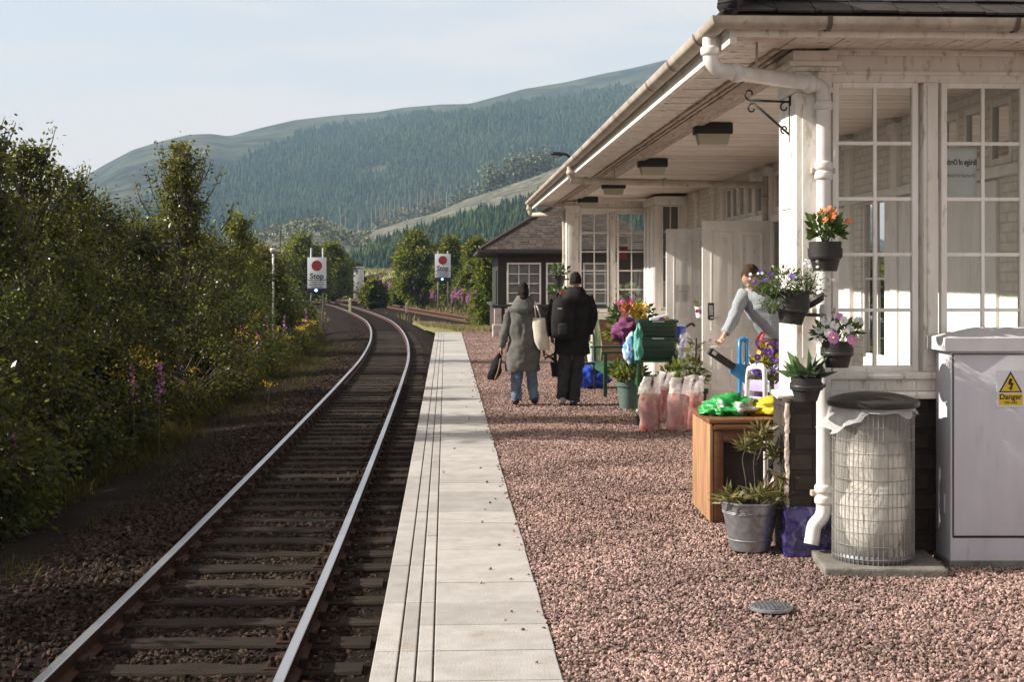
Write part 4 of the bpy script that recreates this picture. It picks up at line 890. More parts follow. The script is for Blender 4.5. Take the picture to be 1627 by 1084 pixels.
for i in range(len(prof)-1):
    for j in range(n): fs.append((i*n+j,i*n+(j+1)%n,(i+1)*n+(j+1)%n,(i+1)*n+j))
q.add(vs, fs); q.build('liner_bag', bagm, bin_, True, world=False)
q = MB(); q.blob((.0,.0,.28),(.19,.19,.26),3,.25,2.2,3.); q.blob((.02,.0,.6),(.17,.17,.22),3,.3,2.2,5.); q.build('rubbish', binin, bin_, True, world=False)
q = MB(); vs, fs = [], []; n = 60         # bag turned over the rim, hanging lower on the left
for i in range(5):
    for j in range(n):
        a = 2*PI*j/n; left = max(0,-math.cos(a)-.35)/.65; d = (.0,.011,.023,.034,.043)[i]*(1+2.6*left+.7*max(0,math.sin(a*2.0+1.2))+.3*math.sin(a*5)+.22*math.sin(a*11)); rr = BR*(1.0+.03*i*(.7+2.2*left)+.02*math.sin(a*9+i)+.012*math.sin(a*23+i*2)); vs.append((rr*math.cos(a), rr*math.sin(a), 1.025-d-.08))
for i in range(4):
    for j in range(n): fs.append((i*n+j,i*n+(j+1)%n,(i+1)*n+(j+1)%n,(i+1)*n+j))
q.add(vs, fs); q.v = [tuple(Vector(v)+noise.noise_vector(Vector(v)*17)*.012*(.95-v[2])/.04) for v in q.v]; q.build('bag_cuff', mat('cuff_plastic', (.74,.74,.74), .3, trans=.3, alpha=.55, coat=.4, bump=.6, bscale=25), bin_, True, world=False)
q = MB(); q.lathe([(.27,0),(.278,.012),(.278,.035),(.262,.045),(.24,.052),(.19,.068),(.12,.08),(0,.086)], (0,0,.935), 48); q.build('lid', mat('bin_lid', (.025,.024,.024), .38, col2=(.035,.034,.033), bump=.5, bscale=220), bin_, SH, world=False)
# ------------------------------------------------------------------ grey electrical cabinet
cx = P(1510,0,8.67).x; CB = thing('electrical_cabinet', 'grey electrical cabinet with a yellow danger sign beside the wire bin', 'cabinet', (cx,8.67,0), 0)
q = MB(); q.bbox((0,0,.02),(.95,.3,1.31),.008); q.build('body', cabm, CB, SH, world=False)
q = MB(); a = [(-.045,-.045,1.31),(1.0,-.045,1.31),(1.0,.345,1.31),(-.045,.345,1.31)]; b = [(x,y,1.39) for x,y,z in a]; q.add(a+b+[(.2,.15,1.45),(.75,.15,1.45)], [(3,2,1,0),(0,1,5,4),(1,2,6,5),(2,3,7,6),(3,0,4,7),(4,5,9,8),(5,6,9),(6,7,8,9),(7,4,8)]); q.build('lid', cabl, CB, False, world=False)
q = MB(); q.bbox((.02,-.012,.185),(.94,.0,1.285),.004); q.build('door', cabm, CB, SH, world=False)
q = MB(); q.box((.014,-.002,.168),(.946,.001,.181)); q.box((.012,-.002,.181),(.0185,.001,1.29)); q.box((.012,-.002,1.288),(.946,.001,1.293)); q.build('door_gap', dark, CB, False, world=False)
for z in (.3,1.0): q = MB(); q.bbox((-.008,.1,z),(0,.13,z+.12),.003); q.build('hinge', cabm, CB, SH, world=False)
q = MB(); q.bbox((.86,-.022,.7),(.9,-.012,.86),.004); q.lathe([(.012,0),(.012,.02),(0,.02)], (.88,-.012,.78), 12, Matrix.Rotation(R(90),3,'X')); q.build('lock', steel, CB, SH, world=False)
q = MB(); q.bbox((-.01,-.015,-.02),(.96,.31,.03),.004); q.build('plinth', slabm, CB, SH, world=False)
sx, sz = P(1606,0,8.65).x-cx, 1.75-(618-HZ)*8.65/F; w2, h2 = .083, .112
SGN = tag(MB().bbox((sx-w2,-.0165,sz-h2),(sx+w2,-.0125,sz+h2),.001).build('danger_sign', signw, CB, False, world=False))
q = MB(); tz = sz+.02
def tri(s, y, m, nm): MB().prism([(sx-.072*s,tz-.038*s-.004),(sx+.072*s,tz-.038*s-.004),(sx,tz+.086*s)], -.0009, Matrix.Translation((0,y,0))).build(nm, m, SGN, False, world=False)
def loc(o): return o
tri(1.0,-.0168,blackm,'warning_border'); tri(.8,-.0179,yellow,'warning_triangle')
bolt = [(-.006,.048),(.012,.044),(.004,.02),(.02,.016),(.006,-.018),(.016,-.015),(-.002,-.034),(-.012,-.012),(-.003,-.014),(-.001,.004),(-.018,.009)]
MB().prism([(sx+x*.95,tz+z*.9) for x,z in bolt], -.0008, Matrix.Translation((0,-.019,0))).build('lightning_bolt', blackm, SGN, False, world=False)
MB().box((sx-.073,-.0176,sz-.1),(sx+.073,-.0168,sz-.03)).build('text_panel', yellow, SGN, False, world=False)
text_mesh('Danger', .046, blackm, wm(CB) @ facing((sx,-.0178,sz-.05)), SGN, 'danger_lettering', .0004, bold=.0012); text_mesh('230 volts', .021, blackm, wm(CB) @ facing((sx,-.0178,sz-.084)), SGN, 'danger_lettering', .0004, bold=.0004)
# ------------------------------------------------------------------ covers in the gravel
q = MB(); r = .115; q.lathe([(r,0),(r,.012),(r*.93,.016),(0,.016)], (0,0,0), 28)
for k in range(-4,5):
    hw = math.sqrt(max(0,.1**2-(k*.023)**2)); q.box((-hw,k*.023-.003,.0165),(hw,k*.023+.003,.021)); q.box((k*.023-.003,-hw,.0165),(k*.023+.003,hw,.0205))
o = q.build('drain_cover', galv, None, SH, world=False); o.location = G(1225,968,.0); tag(o, 'small round metal drain cover standing proud of the pink gravel', 'drain cover')
q = MB(); q.lathe([(.29,-.02),(.29,.006),(.26,.012),(0,.012)], (0,0,0), 32); 
q.lathe([(.2,.012),(.205,.015),(.215,.015),(.22,.012)], (0,0,0), 32)
o = q.build('manhole_cover', mat('rusty_cover', (.25,.17,.145), .85, col2=(.28,.2,.17), scale=10, bump=.4), None, SH, world=False); o.location = G(985,836,-.01); o.location.z = -.024; tag(o, 'rusty round manhole cover half buried in the gravel', 'manhole cover')
q = MB(); q.bbox((-.09,-.01,0),(.09,.01,.012),.004); o = q.build('litter_strip', mat('lilac_litter', (.4,.38,.6), .5), None, world=False); o.location = P(558,990,F*2.7/(990-HZ)); tag(o, 'thin pale lilac strip of litter on the ballast by the platform wall', 'litter')
# ------------------------------------------------------------------ wooden potting table
tx, ty = P(1128,0,10.2).x, 10.2
TB = thing('wooden_table', 'pine potting table with a solid plank side standing by the downpipe', 'table', (tx,ty,0), R(1))
q = MB()
for k in range(5): q.bbox((0,.02+k*.172,.0),(.028,.02+k*.172+.163,.70-.004*(k%2)),.007)
q.build('side_panel', wood, TB, SH, world=False)
q = MB(); q.bbox((.03,.02,0),(.1,.11,.655),.006); q.build('leg', woodd, TB, SH, world=False)
q = MB(); q.bbox((.03,.78,0),(.1,.87,.655),.006); q.build('leg', woodd, TB, SH, world=False)
for y in (.02,.78): q = MB(); q.bbox((.92,y,0),(.99,y+.09,.655),.006); q.build('leg', woodd, TB, SH, world=False)
q = MB(); q.bbox((.03,.03,.58),(.99,.06,.665),.005); q.bbox((.03,.83,.58),(.99,.86,.665),.005); q.build('apron', woodd, TB, SH, world=False)
q = MB()
for k in range(5): q.bbox((-.005,.0+k*.178,.705 if k else .708),(1.02,k*.178+.174,.74),.006)
q.bbox((.03,.0,.665),(1.0,.03,.704),.005); q.build('tabletop', woodd, TB, SH, world=False)
tw = lambda x, y, z=0: wm(TB) @ Vector((x,y,z))
# bags lying on the table
def crumple(mb, c, r, sd, M=None): mb.blob(c, r, 4, .42, 2.4, sd, -.35, M)
gb = thing('compost_bag', 'crumpled green and white plastic bag lying on the wooden table', 'bag', tw(.22,.38,.742))
q = MB(); crumple(q, (0,0,.055),(.2,.17,.085),2.); crumple(q, (-.12,-.05,.03),(.12,.12,.05),6.); q.build('bag_body', mat('green_bag', (.02,.3,.06), .3, col2=(.66,.7,.66), scale=7, lo=.54, hi=.57, bump=.7, bscale=16, coat=.4, detail=2.), gb, True, world=False)
yb = thing('compost_bag', 'crumpled yellow and black plastic bag on the wooden table next to the green one', 'bag', tw(.56,.36,.742))
q = MB(); crumple(q, (0,0,.05),(.23,.18,.075),9.); q.build('bag_body', mat('yellow_bag', (.66,.5,.03), .3, col2=(.05,.045,.03), scale=5, lo=.6, hi=.62, bump=.6, bscale=16, coat=.4, detail=2.), yb, True, world=False)
M = Matrix.Translation(tw(.585,.175,.79)) @ Matrix.Rotation(R(64),4,'X') @ Matrix.Rotation(R(188),4,'Z'); tx_ = text_mesh('i Purp', .075, blackm, M, yb, 'bag_lettering', .0, bold=.0015)
from mathutils.bvhtree import BVHTree
bo = [o for o in bpy.data.objects if o.parent == yb and o.name.startswith('bag_body')][0]; bv = BVHTree.FromPolygons([v.co.copy() for v in bo.data.vertices], [tuple(f.vertices) for f in bo.data.polygons])
for v in tx_.data.vertices:
    h_ = bv.ray_cast(Vector((v.co.x,-.6,v.co.z)), Vector((0,1,0)))
    if h_[0]: v.co = h_[0]-Vector((0,.003,-.001))
# under the table
q = MB(); q.bbox((-.17,-.14,0),(.17,.14,.5),.02); q.bbox((-.185,-.155,.46),(.185,.155,.52),.012); o = q.build('storage_box', blackp, None, SH, world=False); o.location = tw(.3,.55); tag(o, 'black plastic storage box in the shade under the wooden table', 'box')
sk_ = thing('kindling_sack', 'pale pink and white filled plastic sack leaning behind the metal bucket', 'sack', tw(.62,-.1)); 
q = MB(); q.blob((0,0,.26),(.2,.12,.27),4,.16,2.5,3.,-.26, Matrix.Rotation(R(38),3,'Y')); q.build('sack_body', mat('pink_sack', (.66,.6,.58), .35, col2=(.58,.2,.14), scale=5, lo=.5, hi=.62, bump=.6, bscale=20, coat=.3), sk_, True, world=False)
q = MB(); q.blob((.17,0,.47),(.05,.05,.07),2,.3,2,3.); q.build('sack_knot', plasticw, sk_, True, world=False)
# ------------------------------------------------------------------ potted plants
def pot(T, r, h, m, rim=.03, c=(0,0,0), name='pot', rim_drop=.0):
    q = MB(); r2 = r*.74; q.lathe([(r2*.2,.0),(r2,.0),(r2*1.01,.008),(r*.95,h-rim-rim_drop),(r*1.07,h-rim-rim_drop+.002),(r*1.09,h-rim_drop),(r*1.0,h-rim_drop),(r*1.02,h),(r*.95,h),(r*.9,h-.02),(0,h-.02)], c, 28); q.build(name, m, T, SH, world=False)
    q = MB(); q.lathe([(r*.93,0),(r*.5,.008),(0,.012)], (c[0],c[1],c[2]+h-.024), 18); q.build('soil', soil, T, True, world=False)
def foliage(T, c, r, n, size, m, asp=.55, droop=0., name='foliage', stems=8, lows=.0):
    c = np.array(c); p = RN.normal(size=(n,3)); p /= np.linalg.norm(p,axis=1,keepdims=True); rad = RN.uniform(.15,1,n)**.5; p = p*rad[:,None]*np.array(r); p[:,2] = np.where(p[:,2] < -r[2]*.5+lows, p[:,2]*.4, p[:,2]); d = p/np.array(r)+np.array([0,0,.35-droop])
    V, Fq = leaves(c+p, size, asp, d); np_mesh(name, V, Fq, m, T)
    q = MB(); base = T.location
    for k in range(stems):
        i = RN.integers(0,n); e = Vector(c+p[i]); b = Vector((c[0]+p[i][0]*.2, c[1]+p[i][1]*.2, c[2]-r[2]*.8)); q.tube([b, b.lerp(e,.5)+Vector((0,0,.02)), e], [.004,.003,.0015], 4, 2)
    if stems: q.build('stem', stemm, T, True)
def blossoms(T, pts, r, m, petals=5, face=(-.3,-1,.5), name='blossom', jit=.5, cup=.25, eye=None, wide=.75):
    V, Fc = MB(), None; q = MB(); ey = MB()
    for p in pts:
        n = (Vector(face)+Vector((random.uniform(-jit,jit),random.uniform(-jit,jit),random.uniform(-jit,jit)))).normalized(); x = n.orthogonal().normalized(); y = n.cross(x); p = Vector(p); rr = r*random.uniform(.8,1.2); a0 = random.uniform(0,6)
        for k in range(petals):
            a = a0+2*PI*k/petals; w = PI/petals*wide*1.25; d = lambda an, ra, h_: p+(x*math.cos(an)+y*math.sin(an))*ra+n*h_
            q.add([p, d(a-w*.9,rr*.62,rr*cup*.7), d(a-w*.55,rr,rr*cup), d(a+w*.55,rr,rr*cup*.9), d(a+w*.9,rr*.62,rr*cup*.7)], [(0,1,2,3,4)])
        if eye: ey.blob(p+n*rr*.12,(rr*.22,)*3,1,0,1)
    o = q.build(name, m, T)
    if eye and ey.v: ey.build('blossom_eye', eye, o)
    return o
def rnd_pts(c, r, n, front=True):
    out = []
    while len(out) < n:
        v = Vector((random.gauss(0,1),random.gauss(0,1),random.gauss(0,1))).normalized(); v = Vector((v.x*r[0],v.y*r[1],v.z*r[2]))
        if v.z < -r[2]*.35 or (front and v.y > r[1]*.4): continue
        out.append(Vector(c)+v*random.uniform(.8,1.08))
    return out
random.seed(21)
DP = 8.78; S_ = DP/F
def clip(T, at): 
    q = MB(); d = Vector(at)-Vector(T.location); q.tube([(0,.07,.06),(d.x*.6,.1,.07),(d.x,d.y,.07)], .012, 6); q.lathe([(.096,0),(.1,.01),(.1,.022),(.096,.03)], (0,0,.07), 20); q.build('pot_holder', blackp, T, True, world=False)
pipe = bl(.16,-.1)
def hp(name, label, px, pyb, pyt, wpx, D=DP, tilt=(0,0)):
    base = P(px, pyb, D); T = thing(name, label, 'potted plant', base); T.rotation_euler = (tilt[0],tilt[1],0); r = wpx/2*D/F/1.09; h = (pyb-pyt)*D/F; pot(T, r, h, potm, rim=h*.32, rim_drop=h*.22); clip(T, (pipe.x, pipe.y, base.z)); return T, base, r, h
T, b, r, h = hp('flower_pot', 'highest hanging black pot on the downpipe, with upright orange flowers', 1311, 431, 384, 55, 8.72)
foliage(T, b+Vector((0,0,h+.07)), (.1,.09,.09), 150, .055, leafp, .62, 0, stems=10)
c = b+Vector((0,0,h+.1)); blossoms(T, [P(1308,336,8.68),P(1303,340,8.7),P(1325,336,8.69),P(1322,344,8.66),P(1347,352,8.68),P(1318,331,8.7),P(1312,350,8.64)], .025, orgf, 7, (-.4,-.9,.6)); 
T, b, r, h = hp('flower_pot', 'black hanging pot of trailing small white and violet flowers, left of the downpipe', 1256, 515, 462, 54, 8.62, (0,R(6)))
foliage(T, b+Vector((-.07,-.0,h+.03)), (.19,.12,.1), 900, .028, leafp, .3, .5, stems=24); foliage(T, b+Vector((.09,.03,h+.04)), (.13,.1,.1), 260, .024, leafp, .3, .1, stems=22)
foliage(T, b+Vector((-.12,-.03,h-.06)), (.11,.09,.1), 260, .024, leafp, .3, 1., stems=8)
blossoms(T, rnd_pts(b+Vector((-.05,0,h+.04)), (.22,.13,.13), 34)+rnd_pts(b+Vector((.1,0,h+.06)),(.15,.1,.13),26), .0105, whif, 5, (-.2,-1,.4)); blossoms(T, rnd_pts(b+Vector((-.1,-.02,h+.06)), (.14,.11,.08), 9), .015, purf, 5, (-.3,-1,.4))
q = MB(); q.lathe([(.0,0),(.1,.0),(.118,.03),(.122,.03),(.118,.022),(.1,-.008),(0,-.008)], P(1285,486,8.78), 26, Matrix.Rotation(R(-28),3,'Y')); o = q.build('saucer', potm, T, SH)
T, b, r, h = hp('flower_pot', 'black hanging pot of pink and white petunias in front of the near window', 1330, 584, 543, 52, 8.62)
foliage(T, b+Vector((-.01,0,h+.05)), (.15,.11,.08), 230, .042, leafp, .5, .1, stems=14)
eyey = mat('petunia_eye', (.6,.5,.3), .6)
blossoms(T, [P(1324,537,8.5),P(1353,540,8.5)], .036, pnkf, 5, (0,-1,.25), 'pink_petunia', .2, .12, eyey, 1.05); blossoms(T, [P(1312,510,8.56),P(1326,517,8.54),P(1341,509,8.56),P(1351,522,8.54),P(1302,524,8.58),P(1364,512,8.6),P(1317,530,8.52),P(1344,527,8.52),P(1300,540,8.56)], .03, whif, 5, (-.1,-1,.3), 'white_petunia', .35, .12, eyey, 1.05); blossoms(T, [P(1334,503,8.58)], .026, pnkf, 5, (0,-1,.3), 'pink_petunia', .2, .2, None, 1.05)
T, b, r, h = hp('flower_pot', 'lowest hanging black pot with broad ribbed green leaves', 1281, 637, 600, 52, 8.58)
mbV = []
n = 38; az = RN.uniform(0,2*PI,n); el = RN.uniform(.25,1.2,n); d = np.stack([np.cos(az)*np.cos(el),np.sin(az)*np.cos(el),np.sin(el)],1); V, Fq = leaves(np.repeat(np.array([b+Vector((0,0,h))]),n,0)+d*.03, .115, .5, d, 1.); np_mesh('foliage', V, Fq, mat('broad_leaf', (.07,.13,.05), .35, col2=(.12,.2,.09), scale=20, island=.25, trans=.15), T)
q = MB(); q.lathe([(.0,0),(.1,.0),(.118,.035),(.122,.035),(.116,.026),(.1,-.008),(0,-.008)], P(1293,607,8.72), 26, Matrix.Rotation(R(-52),3,'Y')); q.build('saucer', potm, T, SH)
# two more at the far screen
for i, (py, lab) in enumerate(((455,'far hanging pot with green leaves and red flowers, high on the far screen post'),(487,'far hanging pot of green leaves, lower on the far screen post'))):
    b = P(888,py,26.2); T = thing('flower_pot', lab, 'potted plant', b); pot(T, .11, .2, potm, rim=.05); foliage(T, b+Vector((0,0,.27)), (.17,.14,.11), 90, .07, leafp, .6)
    if i == 0: blossoms(T, [b+Vector((random.uniform(-.02,.1),-.1,random.uniform(-.28,-.1))) for k in range(9)], .05, redf)
    q = MB(); q.tube([(0,.05,.13),(.1,.1,.13),(.19,.25,.13)], .015, 5); q.build('pot_holder', blackp, T, world=False)
# bucket with a leggy shrub
bb_ = G(1198,880); BK = thing('bucket_shrub', 'galvanised bucket planted with a leggy narrow leaved shrub, beside the table', 'potted plant', (bb_.x,9.2,0))
q = MB(); q.lathe([(.02,.0),(.125,0),(.128,.01),(.186,.3),(.194,.305),(.194,.318),(.184,.318),(.18,.29),(0,.27)], (0,0,0), 36)
for z in (.24,.25,.07): q.lathe([(.128+.058*z/.3+.001,z-.004),(.128+.058*z/.3+.005,z),(.128+.058*z/.3+.001,z+.004)], (0,0,0), 36)
q.build('bucket', galv, BK, SH, world=False); q = MB(); q.lathe([(.178,.285),(0,.3)], (0,0,0), 20); q.build('soil', soil, BK, True, world=False)
q = MB(); tips = []; W0 = lambda px, py, D: P(px,py,D)
for pts in ([(1196,805,9.2),(1200,770,9.2),(1198,735,9.2),(1205,700,9.15)],[(1204,805,9.2),(1212,770,9.2),(1222,745,9.2),(1234,724,9.2)],[(1190,805,9.2),(1185,760,9.15),(1180,730,9.15),(1186,712,9.1)],[(1194,805,9.2),(1175,797,9.1),(1160,792,9.05)],[(1206,805,9.15),(1222,795,9.1),(1236,790,9.05)],[(1200,740,9.2),(1210,715,9.2),(1213,690,9.2)],[(1200,805,9.1),(1205,795,9.05),(1208,786,9.0)],[(1222,745,9.2),(1236,755,9.15),(1246,762,9.1)]):
    pp = [P(*a) for a in pts]; q.tube(pp, [.007,.006,.005,.004][:len(pp)], 6, 3); tips.append(pp[-1])
q.build('stem', barkm, BK, True)
pts, dr = [], []
for t in tips:
    n = 46; v = unit(n); v[:,2] = np.abs(v[:,2])*.8-.12; pts.append(np.array(t)+v*.012+RN.normal(size=(n,3))*.012); dr.append(v)
for k in range(7): n = 26; v = unit(n); v[:,2] = np.abs(v[:,2])*.7; a = RN.uniform(0,6.28); pts.append(np.array([bb_.x+math.cos(a)*.13,9.2+math.sin(a)*.13,.3])+v*.012); dr.append(v)
V, Fq = leaves(np.concatenate(pts), .085, .2, np.concatenate(dr)); np_mesh('foliage', V, Fq, leafy, BK)
# ------------------------------------------------------------------ people
SK = 19.8/F                                # metres per photograph pixel where the couple walks
def skin_mesh(nodes, edges, root=0, sub=1):
    """nodes: (pos, rx, ry); one continuous surface grown round a skeleton"""
    me = bpy.data.meshes.new('figure'); me.from_pydata([tuple(n[0]) for n in nodes], edges, []); o = bpy.data.objects.new('figure', me); COL.objects.link(o)
    sm = o.modifiers.new('s','SKIN'); sm.use_smooth_shade = True
    for i, n in enumerate(nodes): v = me.skin_vertices[0].data[i]; v.radius = (n[1], n[2]); v.use_root = (i == root)
    ss = o.modifiers.new('u','SUBSURF'); ss.levels = ss.render_levels = sub
    bpy.context.view_layer.update(); m2 = bpy.data.meshes.new_from_object(o.evaluated_get(bpy.context.evaluated_depsgraph_get())); bpy.data.objects.remove(o); return m2
def body(T, nodes, edges, m, extra=None):
    """body with head, hands and feet: skin surface plus shaped head joined into the same mesh"""
    me = skin_mesh(nodes, edges); mb = MB(); mb.v = [tuple(v.co) for v in me.vertices]; mb.f = [tuple(p.vertices) for p in me.polygons]; mb.mi = [0]*len(mb.f)
    if extra: extra(mb)
    return mb.build('body', m, T, True)
def head(mb, c, yaw=0., tilt=0., s=1.):
    """egg-shaped head with brow, nose, mouth, chin and ears; faces +Y before turning"""
    M = Matrix.Translation(c) @ Matrix.Rotation(yaw,4,'Z') @ Matrix.Rotation(tilt,4,'X'); bm = bmesh.new(); bmesh.ops.create_icosphere(bm, subdivisions=4, radius=1)
    for v in bm.verts:
        x, y, z = v.co; jaw = max(0,-z); X = .076*x*(1-.28*jaw*jaw); Y = .098*y*(1-.1*jaw); Z = .118*z
        if y > .3:
            g = lambda x0, z0, sx, sz: math.exp(-((x-x0)/sx)**2-((z-z0)/sz)**2)
            Y += .026*g(0,-.16,.15,.2)+.01*g(0,-.8,.3,.18)+.007*g(0,-.5,.28,.08)+.006*(g(.38,.22,.25,.1)+g(-.38,.22,.25,.1))-.012*(g(.36,.02,.2,.13)+g(-.36,.02,.2,.13))-.005*g(0,-.4,.3,.05)
        v.co = M @ (Vector((X,Y,Z))*s)
    bm.verts.index_update(); mb.add([v.co.copy() for v in bm.verts], [[v.index for v in f.verts] for f in bm.faces]); bm.free()
    for sx in (-1,1): mb.blob(M @ Vector((sx*.078*s,-.008,-.008)), (.012*s,.022*s,.032*s), 2, .2, 2, 1, None, M.to_3x3())
    return M
def hair(T, M, m, s=1., low=-.35, fr=.35, bulk=1.08, seed=1., bun=None):
    q = MB(); bm = bmesh.new(); bmesh.ops.create_icosphere(bm, subdivisions=4, radius=1); V, F_ = [], []
    keep = {v.index for v in bm.verts if (v.co.z > low if v.co.y < .1 else v.co.z > low+(v.co.y-.1)*1.25) and not (v.co.y > fr and v.co.z < .62)}
    bm.verts.index_update(); mp_ = {}
    for v in bm.verts:
        n = v.co; k = bulk+.07*noise.noise(n*6+Vector((seed,0,0)))+.05*noise.noise(n*17+Vector((seed,0,0))); mp_[v.index] = M @ Vector((.078*n.x*k*s, .1*n.y*k*s, .12*n.z*k*s))
    q.v = [tuple(mp_[i]) for i in range(len(mp_))]; q.f = [tuple(v.index for v in f.verts) for f in bm.faces if all(v.index in keep for v in f.verts)]; q.mi = [0]*len(q.f); bm.free()
    if bun: 
        for c, r in bun: q.blob(M @ Vector(c), r, 3, .25, 4, seed)
    return q.build('hair', m, T, True)
def hand_nodes(w, d, side, curl=.6, s=1., palm_n=Vector((0,-1,0))):
    """five separate fingers on a palm: wrist position, pointing direction, thumb side"""
    d = Vector(d).normalized(); side = Vector(side).normalized(); n = d.cross(side).normalized(); out, ed = [], []
    k = Vector(w)+d*.045*s; out.append((k,.026*s,.014*s)); k2 = Vector(w)+d*.085*s; out.append((k2,.03*s,.013*s)); ed.append((0,1))
    for i, L_ in enumerate((.07,.08,.075,.058)):
        off = side*(.026-.0175*i)*s; a = k2+off+d*.012*s; b = a+(d*math.cos(curl*.6)+n*math.sin(curl*.6))*L_*.5*s; c = b+(d*math.cos(curl*1.5)+n*math.sin(curl*1.5))*L_*.5*s
        j = len(out); out += [(a,.0095*s,.0095*s),(b,.0085*s,.0085*s),(c,.0065*s,.0065*s)]; ed += [(1,j),(j,j+1),(j+1,j+2)]
    a = k+side*.03*s+d*.005; b = a+(side*.5+d+n*.5).normalized()*.035*s; c = b+(d+n*.7).normalized()*.028*s; j = len(out); out += [(a,.011*s,.011*s),(b,.01*s,.01*s),(c,.007*s,.007*s)]; ed += [(0,j),(j,j+1),(j+1,j+2)]
    return out, ed
def graft(nodes, edges, at, hn, he): o = len(nodes); nodes += hn; edges += [(at,o)]+[(a+o,b+o) for a, b in he]
skin = mat('skin', (.42,.24,.17), .5, col2=(.37,.2,.14), scale=20); skin2 = mat('skin_pale', (.5,.29,.21), .5, col2=(.44,.24,.17), scale=20)
hairb = mat('black_hair', (.014,.011,.01), .75, spec=.15, col2=(.028,.022,.018), scale=60, stretch=(6,6,1), bump=1., bscale=130); hairbr = mat('brown_hair', (.05,.03,.018), .8, spec=.15, col2=(.075,.046,.03), scale=60, bump=1., bscale=130)
parka = mat('grey_parka', (.13,.128,.118), .85, spec=.15, col2=(.095,.092,.086), scale=9, bump=.4, bscale=26); jeans = mat('blue_jeans', (.15,.21,.3), .85, col2=(.08,.12,.2), scale=9, bump=.4, bscale=22)
black = mat('black_cloth', (.012,.011,.011), .8, spec=.15, col2=(.022,.02,.02), scale=9, bump=.5, bscale=22); char = mat('charcoal_cloth', (.026,.025,.029), .8, spec=.15, col2=(.05,.048,.052), scale=9, bump=.4, bscale=22)
canvas = mat('cream_canvas', (.6,.56,.47), .85, col2=(.5,.46,.38), scale=8, bump=.3); shoeg = mat('grey_shoe', (.3,.29,.28), .7); shoeb = mat('black_shoe', (.02,.02,.02), .5)
def Q(px, py, dy=0.): return P(px, py, 19.8+dy)
def loftp(mb, rings, seg=26, k=4, fold=.0, fr=6., seed=0.):           # rings in photograph pixels: px, py, half width px, half depth m, dy
    mb.loft([(Q(a[0],a[1]).x, 19.8+(a[4] if len(a) > 4 else 0), Q(a[0],a[1]).z, a[2]*SK, a[3]) for a in rings], seg, k, fold, fr, seed)
def foot(mb, heel, toe, w=.045, h=.085):
    heel, toe = Vector(heel), Vector(toe); mb.tube([heel+Vector((0,-.03,.045)), heel+Vector((0,0,.05)), heel.lerp(toe,.45)+Vector((0,0,.045)), heel.lerp(toe,.85)+Vector((0,0,.035)), toe+Vector((0,0,.03))], [w*.55,w*.95,w,w*.95,w*.45], 14, 3, sq=.85)
def wrinkle(o, amp, fr, seed=0.):
    for v in o.data.vertices: v.co += noise.noise_vector(Vector((v.co.x*fr,v.co.y*fr,v.co.z*fr*.7))+Vector((seed,0,0)))*amp
# --- woman in a long grey parka
WO = thing('person', 'person in a long grey parka and jeans walking away, dark hair tied up', 'person', (Q(832,643).x,19.8,0))
sh = [Q(832,575),Q(833,530),Q(833,492),Q(832,478),Q(831,468),   # pelvis chest shoulders neck head base
      Q(811,497),Q(803,525),Q(797,553),                        # left shoulder elbow wrist
      Q(856,497),Q(865,527,.05),Q(864,556,.16),                # right arm
      Q(824,585),Q(820,612),Q(819,634,.03), Q(843,585),Q(847,610,.08),Q(849,634,.02)]
rd = [(.07,.05),(.1,.07),(.1,.06),(.05,.05),(.05,.055),(.055,.055),(.042,.042),(.026,.024),(.055,.055),(.042,.042),(.026,.024),(.035,.035),(.035,.035),(.03,.03),(.035,.035),(.035,.035),(.03,.03)]
nodes = [(p,a,b) for p,(a,b) in zip(sh,rd)]; edges = [(0,1),(1,2),(2,3),(3,4),(2,5),(5,6),(6,7),(2,8),(8,9),(9,10),(0,11),(11,12),(12,13),(0,14),(14,15),(15,16)]
hn, he = hand_nodes(sh[7], (-.1,.1,-1), (0,1,0), .9, .92); graft(nodes, edges, 7, hn, he); hn, he = hand_nodes(sh[10], (0,.3,-1), (0,1,0), .9, .92); graft(nodes, edges, 10, hn, he)
HM = []
body(WO, nodes, edges, skin, lambda mb: (HM.append(head(mb, Q(831,463,.02), .06, R(-6), .94)), foot(mb, Q(820,643,-.06), Q(819,643,.15), .042), foot(mb, Q(850,641,-.02), Q(849,641,.2), .042)))
hair(WO, HM[0], hairb, .97, -.75, .3, 1.12, 2., [((0,-.1,-.03),(.05,.045,.06)),((0,-.105,-.1),(.055,.04,.05)),((.01,-.06,.085),(.04,.05,.04))])
q = MB(); loftp(q, [(832,474,9,.075),(832,481,13,.09),(833,487,22,.11),(833,492,26,.13),(834,502,26,.145),(834,522,25,.155),(834,540,24,.15),(832,558,26,.165),(830,574,28,.18),(830,585,28.5,.185),(830,589,28,.18)], 52, 7, .07, 7, 1.)
q.tube([Q(815,491),Q(808,505),Q(803,525,.0),Q(799,540),Q(796,551)], [.07,.076,.068,.06,.05], 16, 5, jit=.04); q.tube([Q(852,491),Q(861,506),Q(866,527,.05),Q(865,543,.1),Q(864,554,.15)], [.07,.074,.066,.058,.05], 16, 5, jit=.04)
o = q.build('parka', parka, WO, True); wrinkle(o, .022, 9); wrinkle(o, .011, 24, 3.)
q = MB(); loftp(q, [(832,470,10,.085,-.01),(832,476,14,.1,-.03),(832,483,19,.1,-.06),(832,491,18,.07,-.11),(832,498,9,.03,-.14)], 24, 4, .12, 9, 4.); o = q.build('hood', parka, WO, True); wrinkle(o, .008, 20)
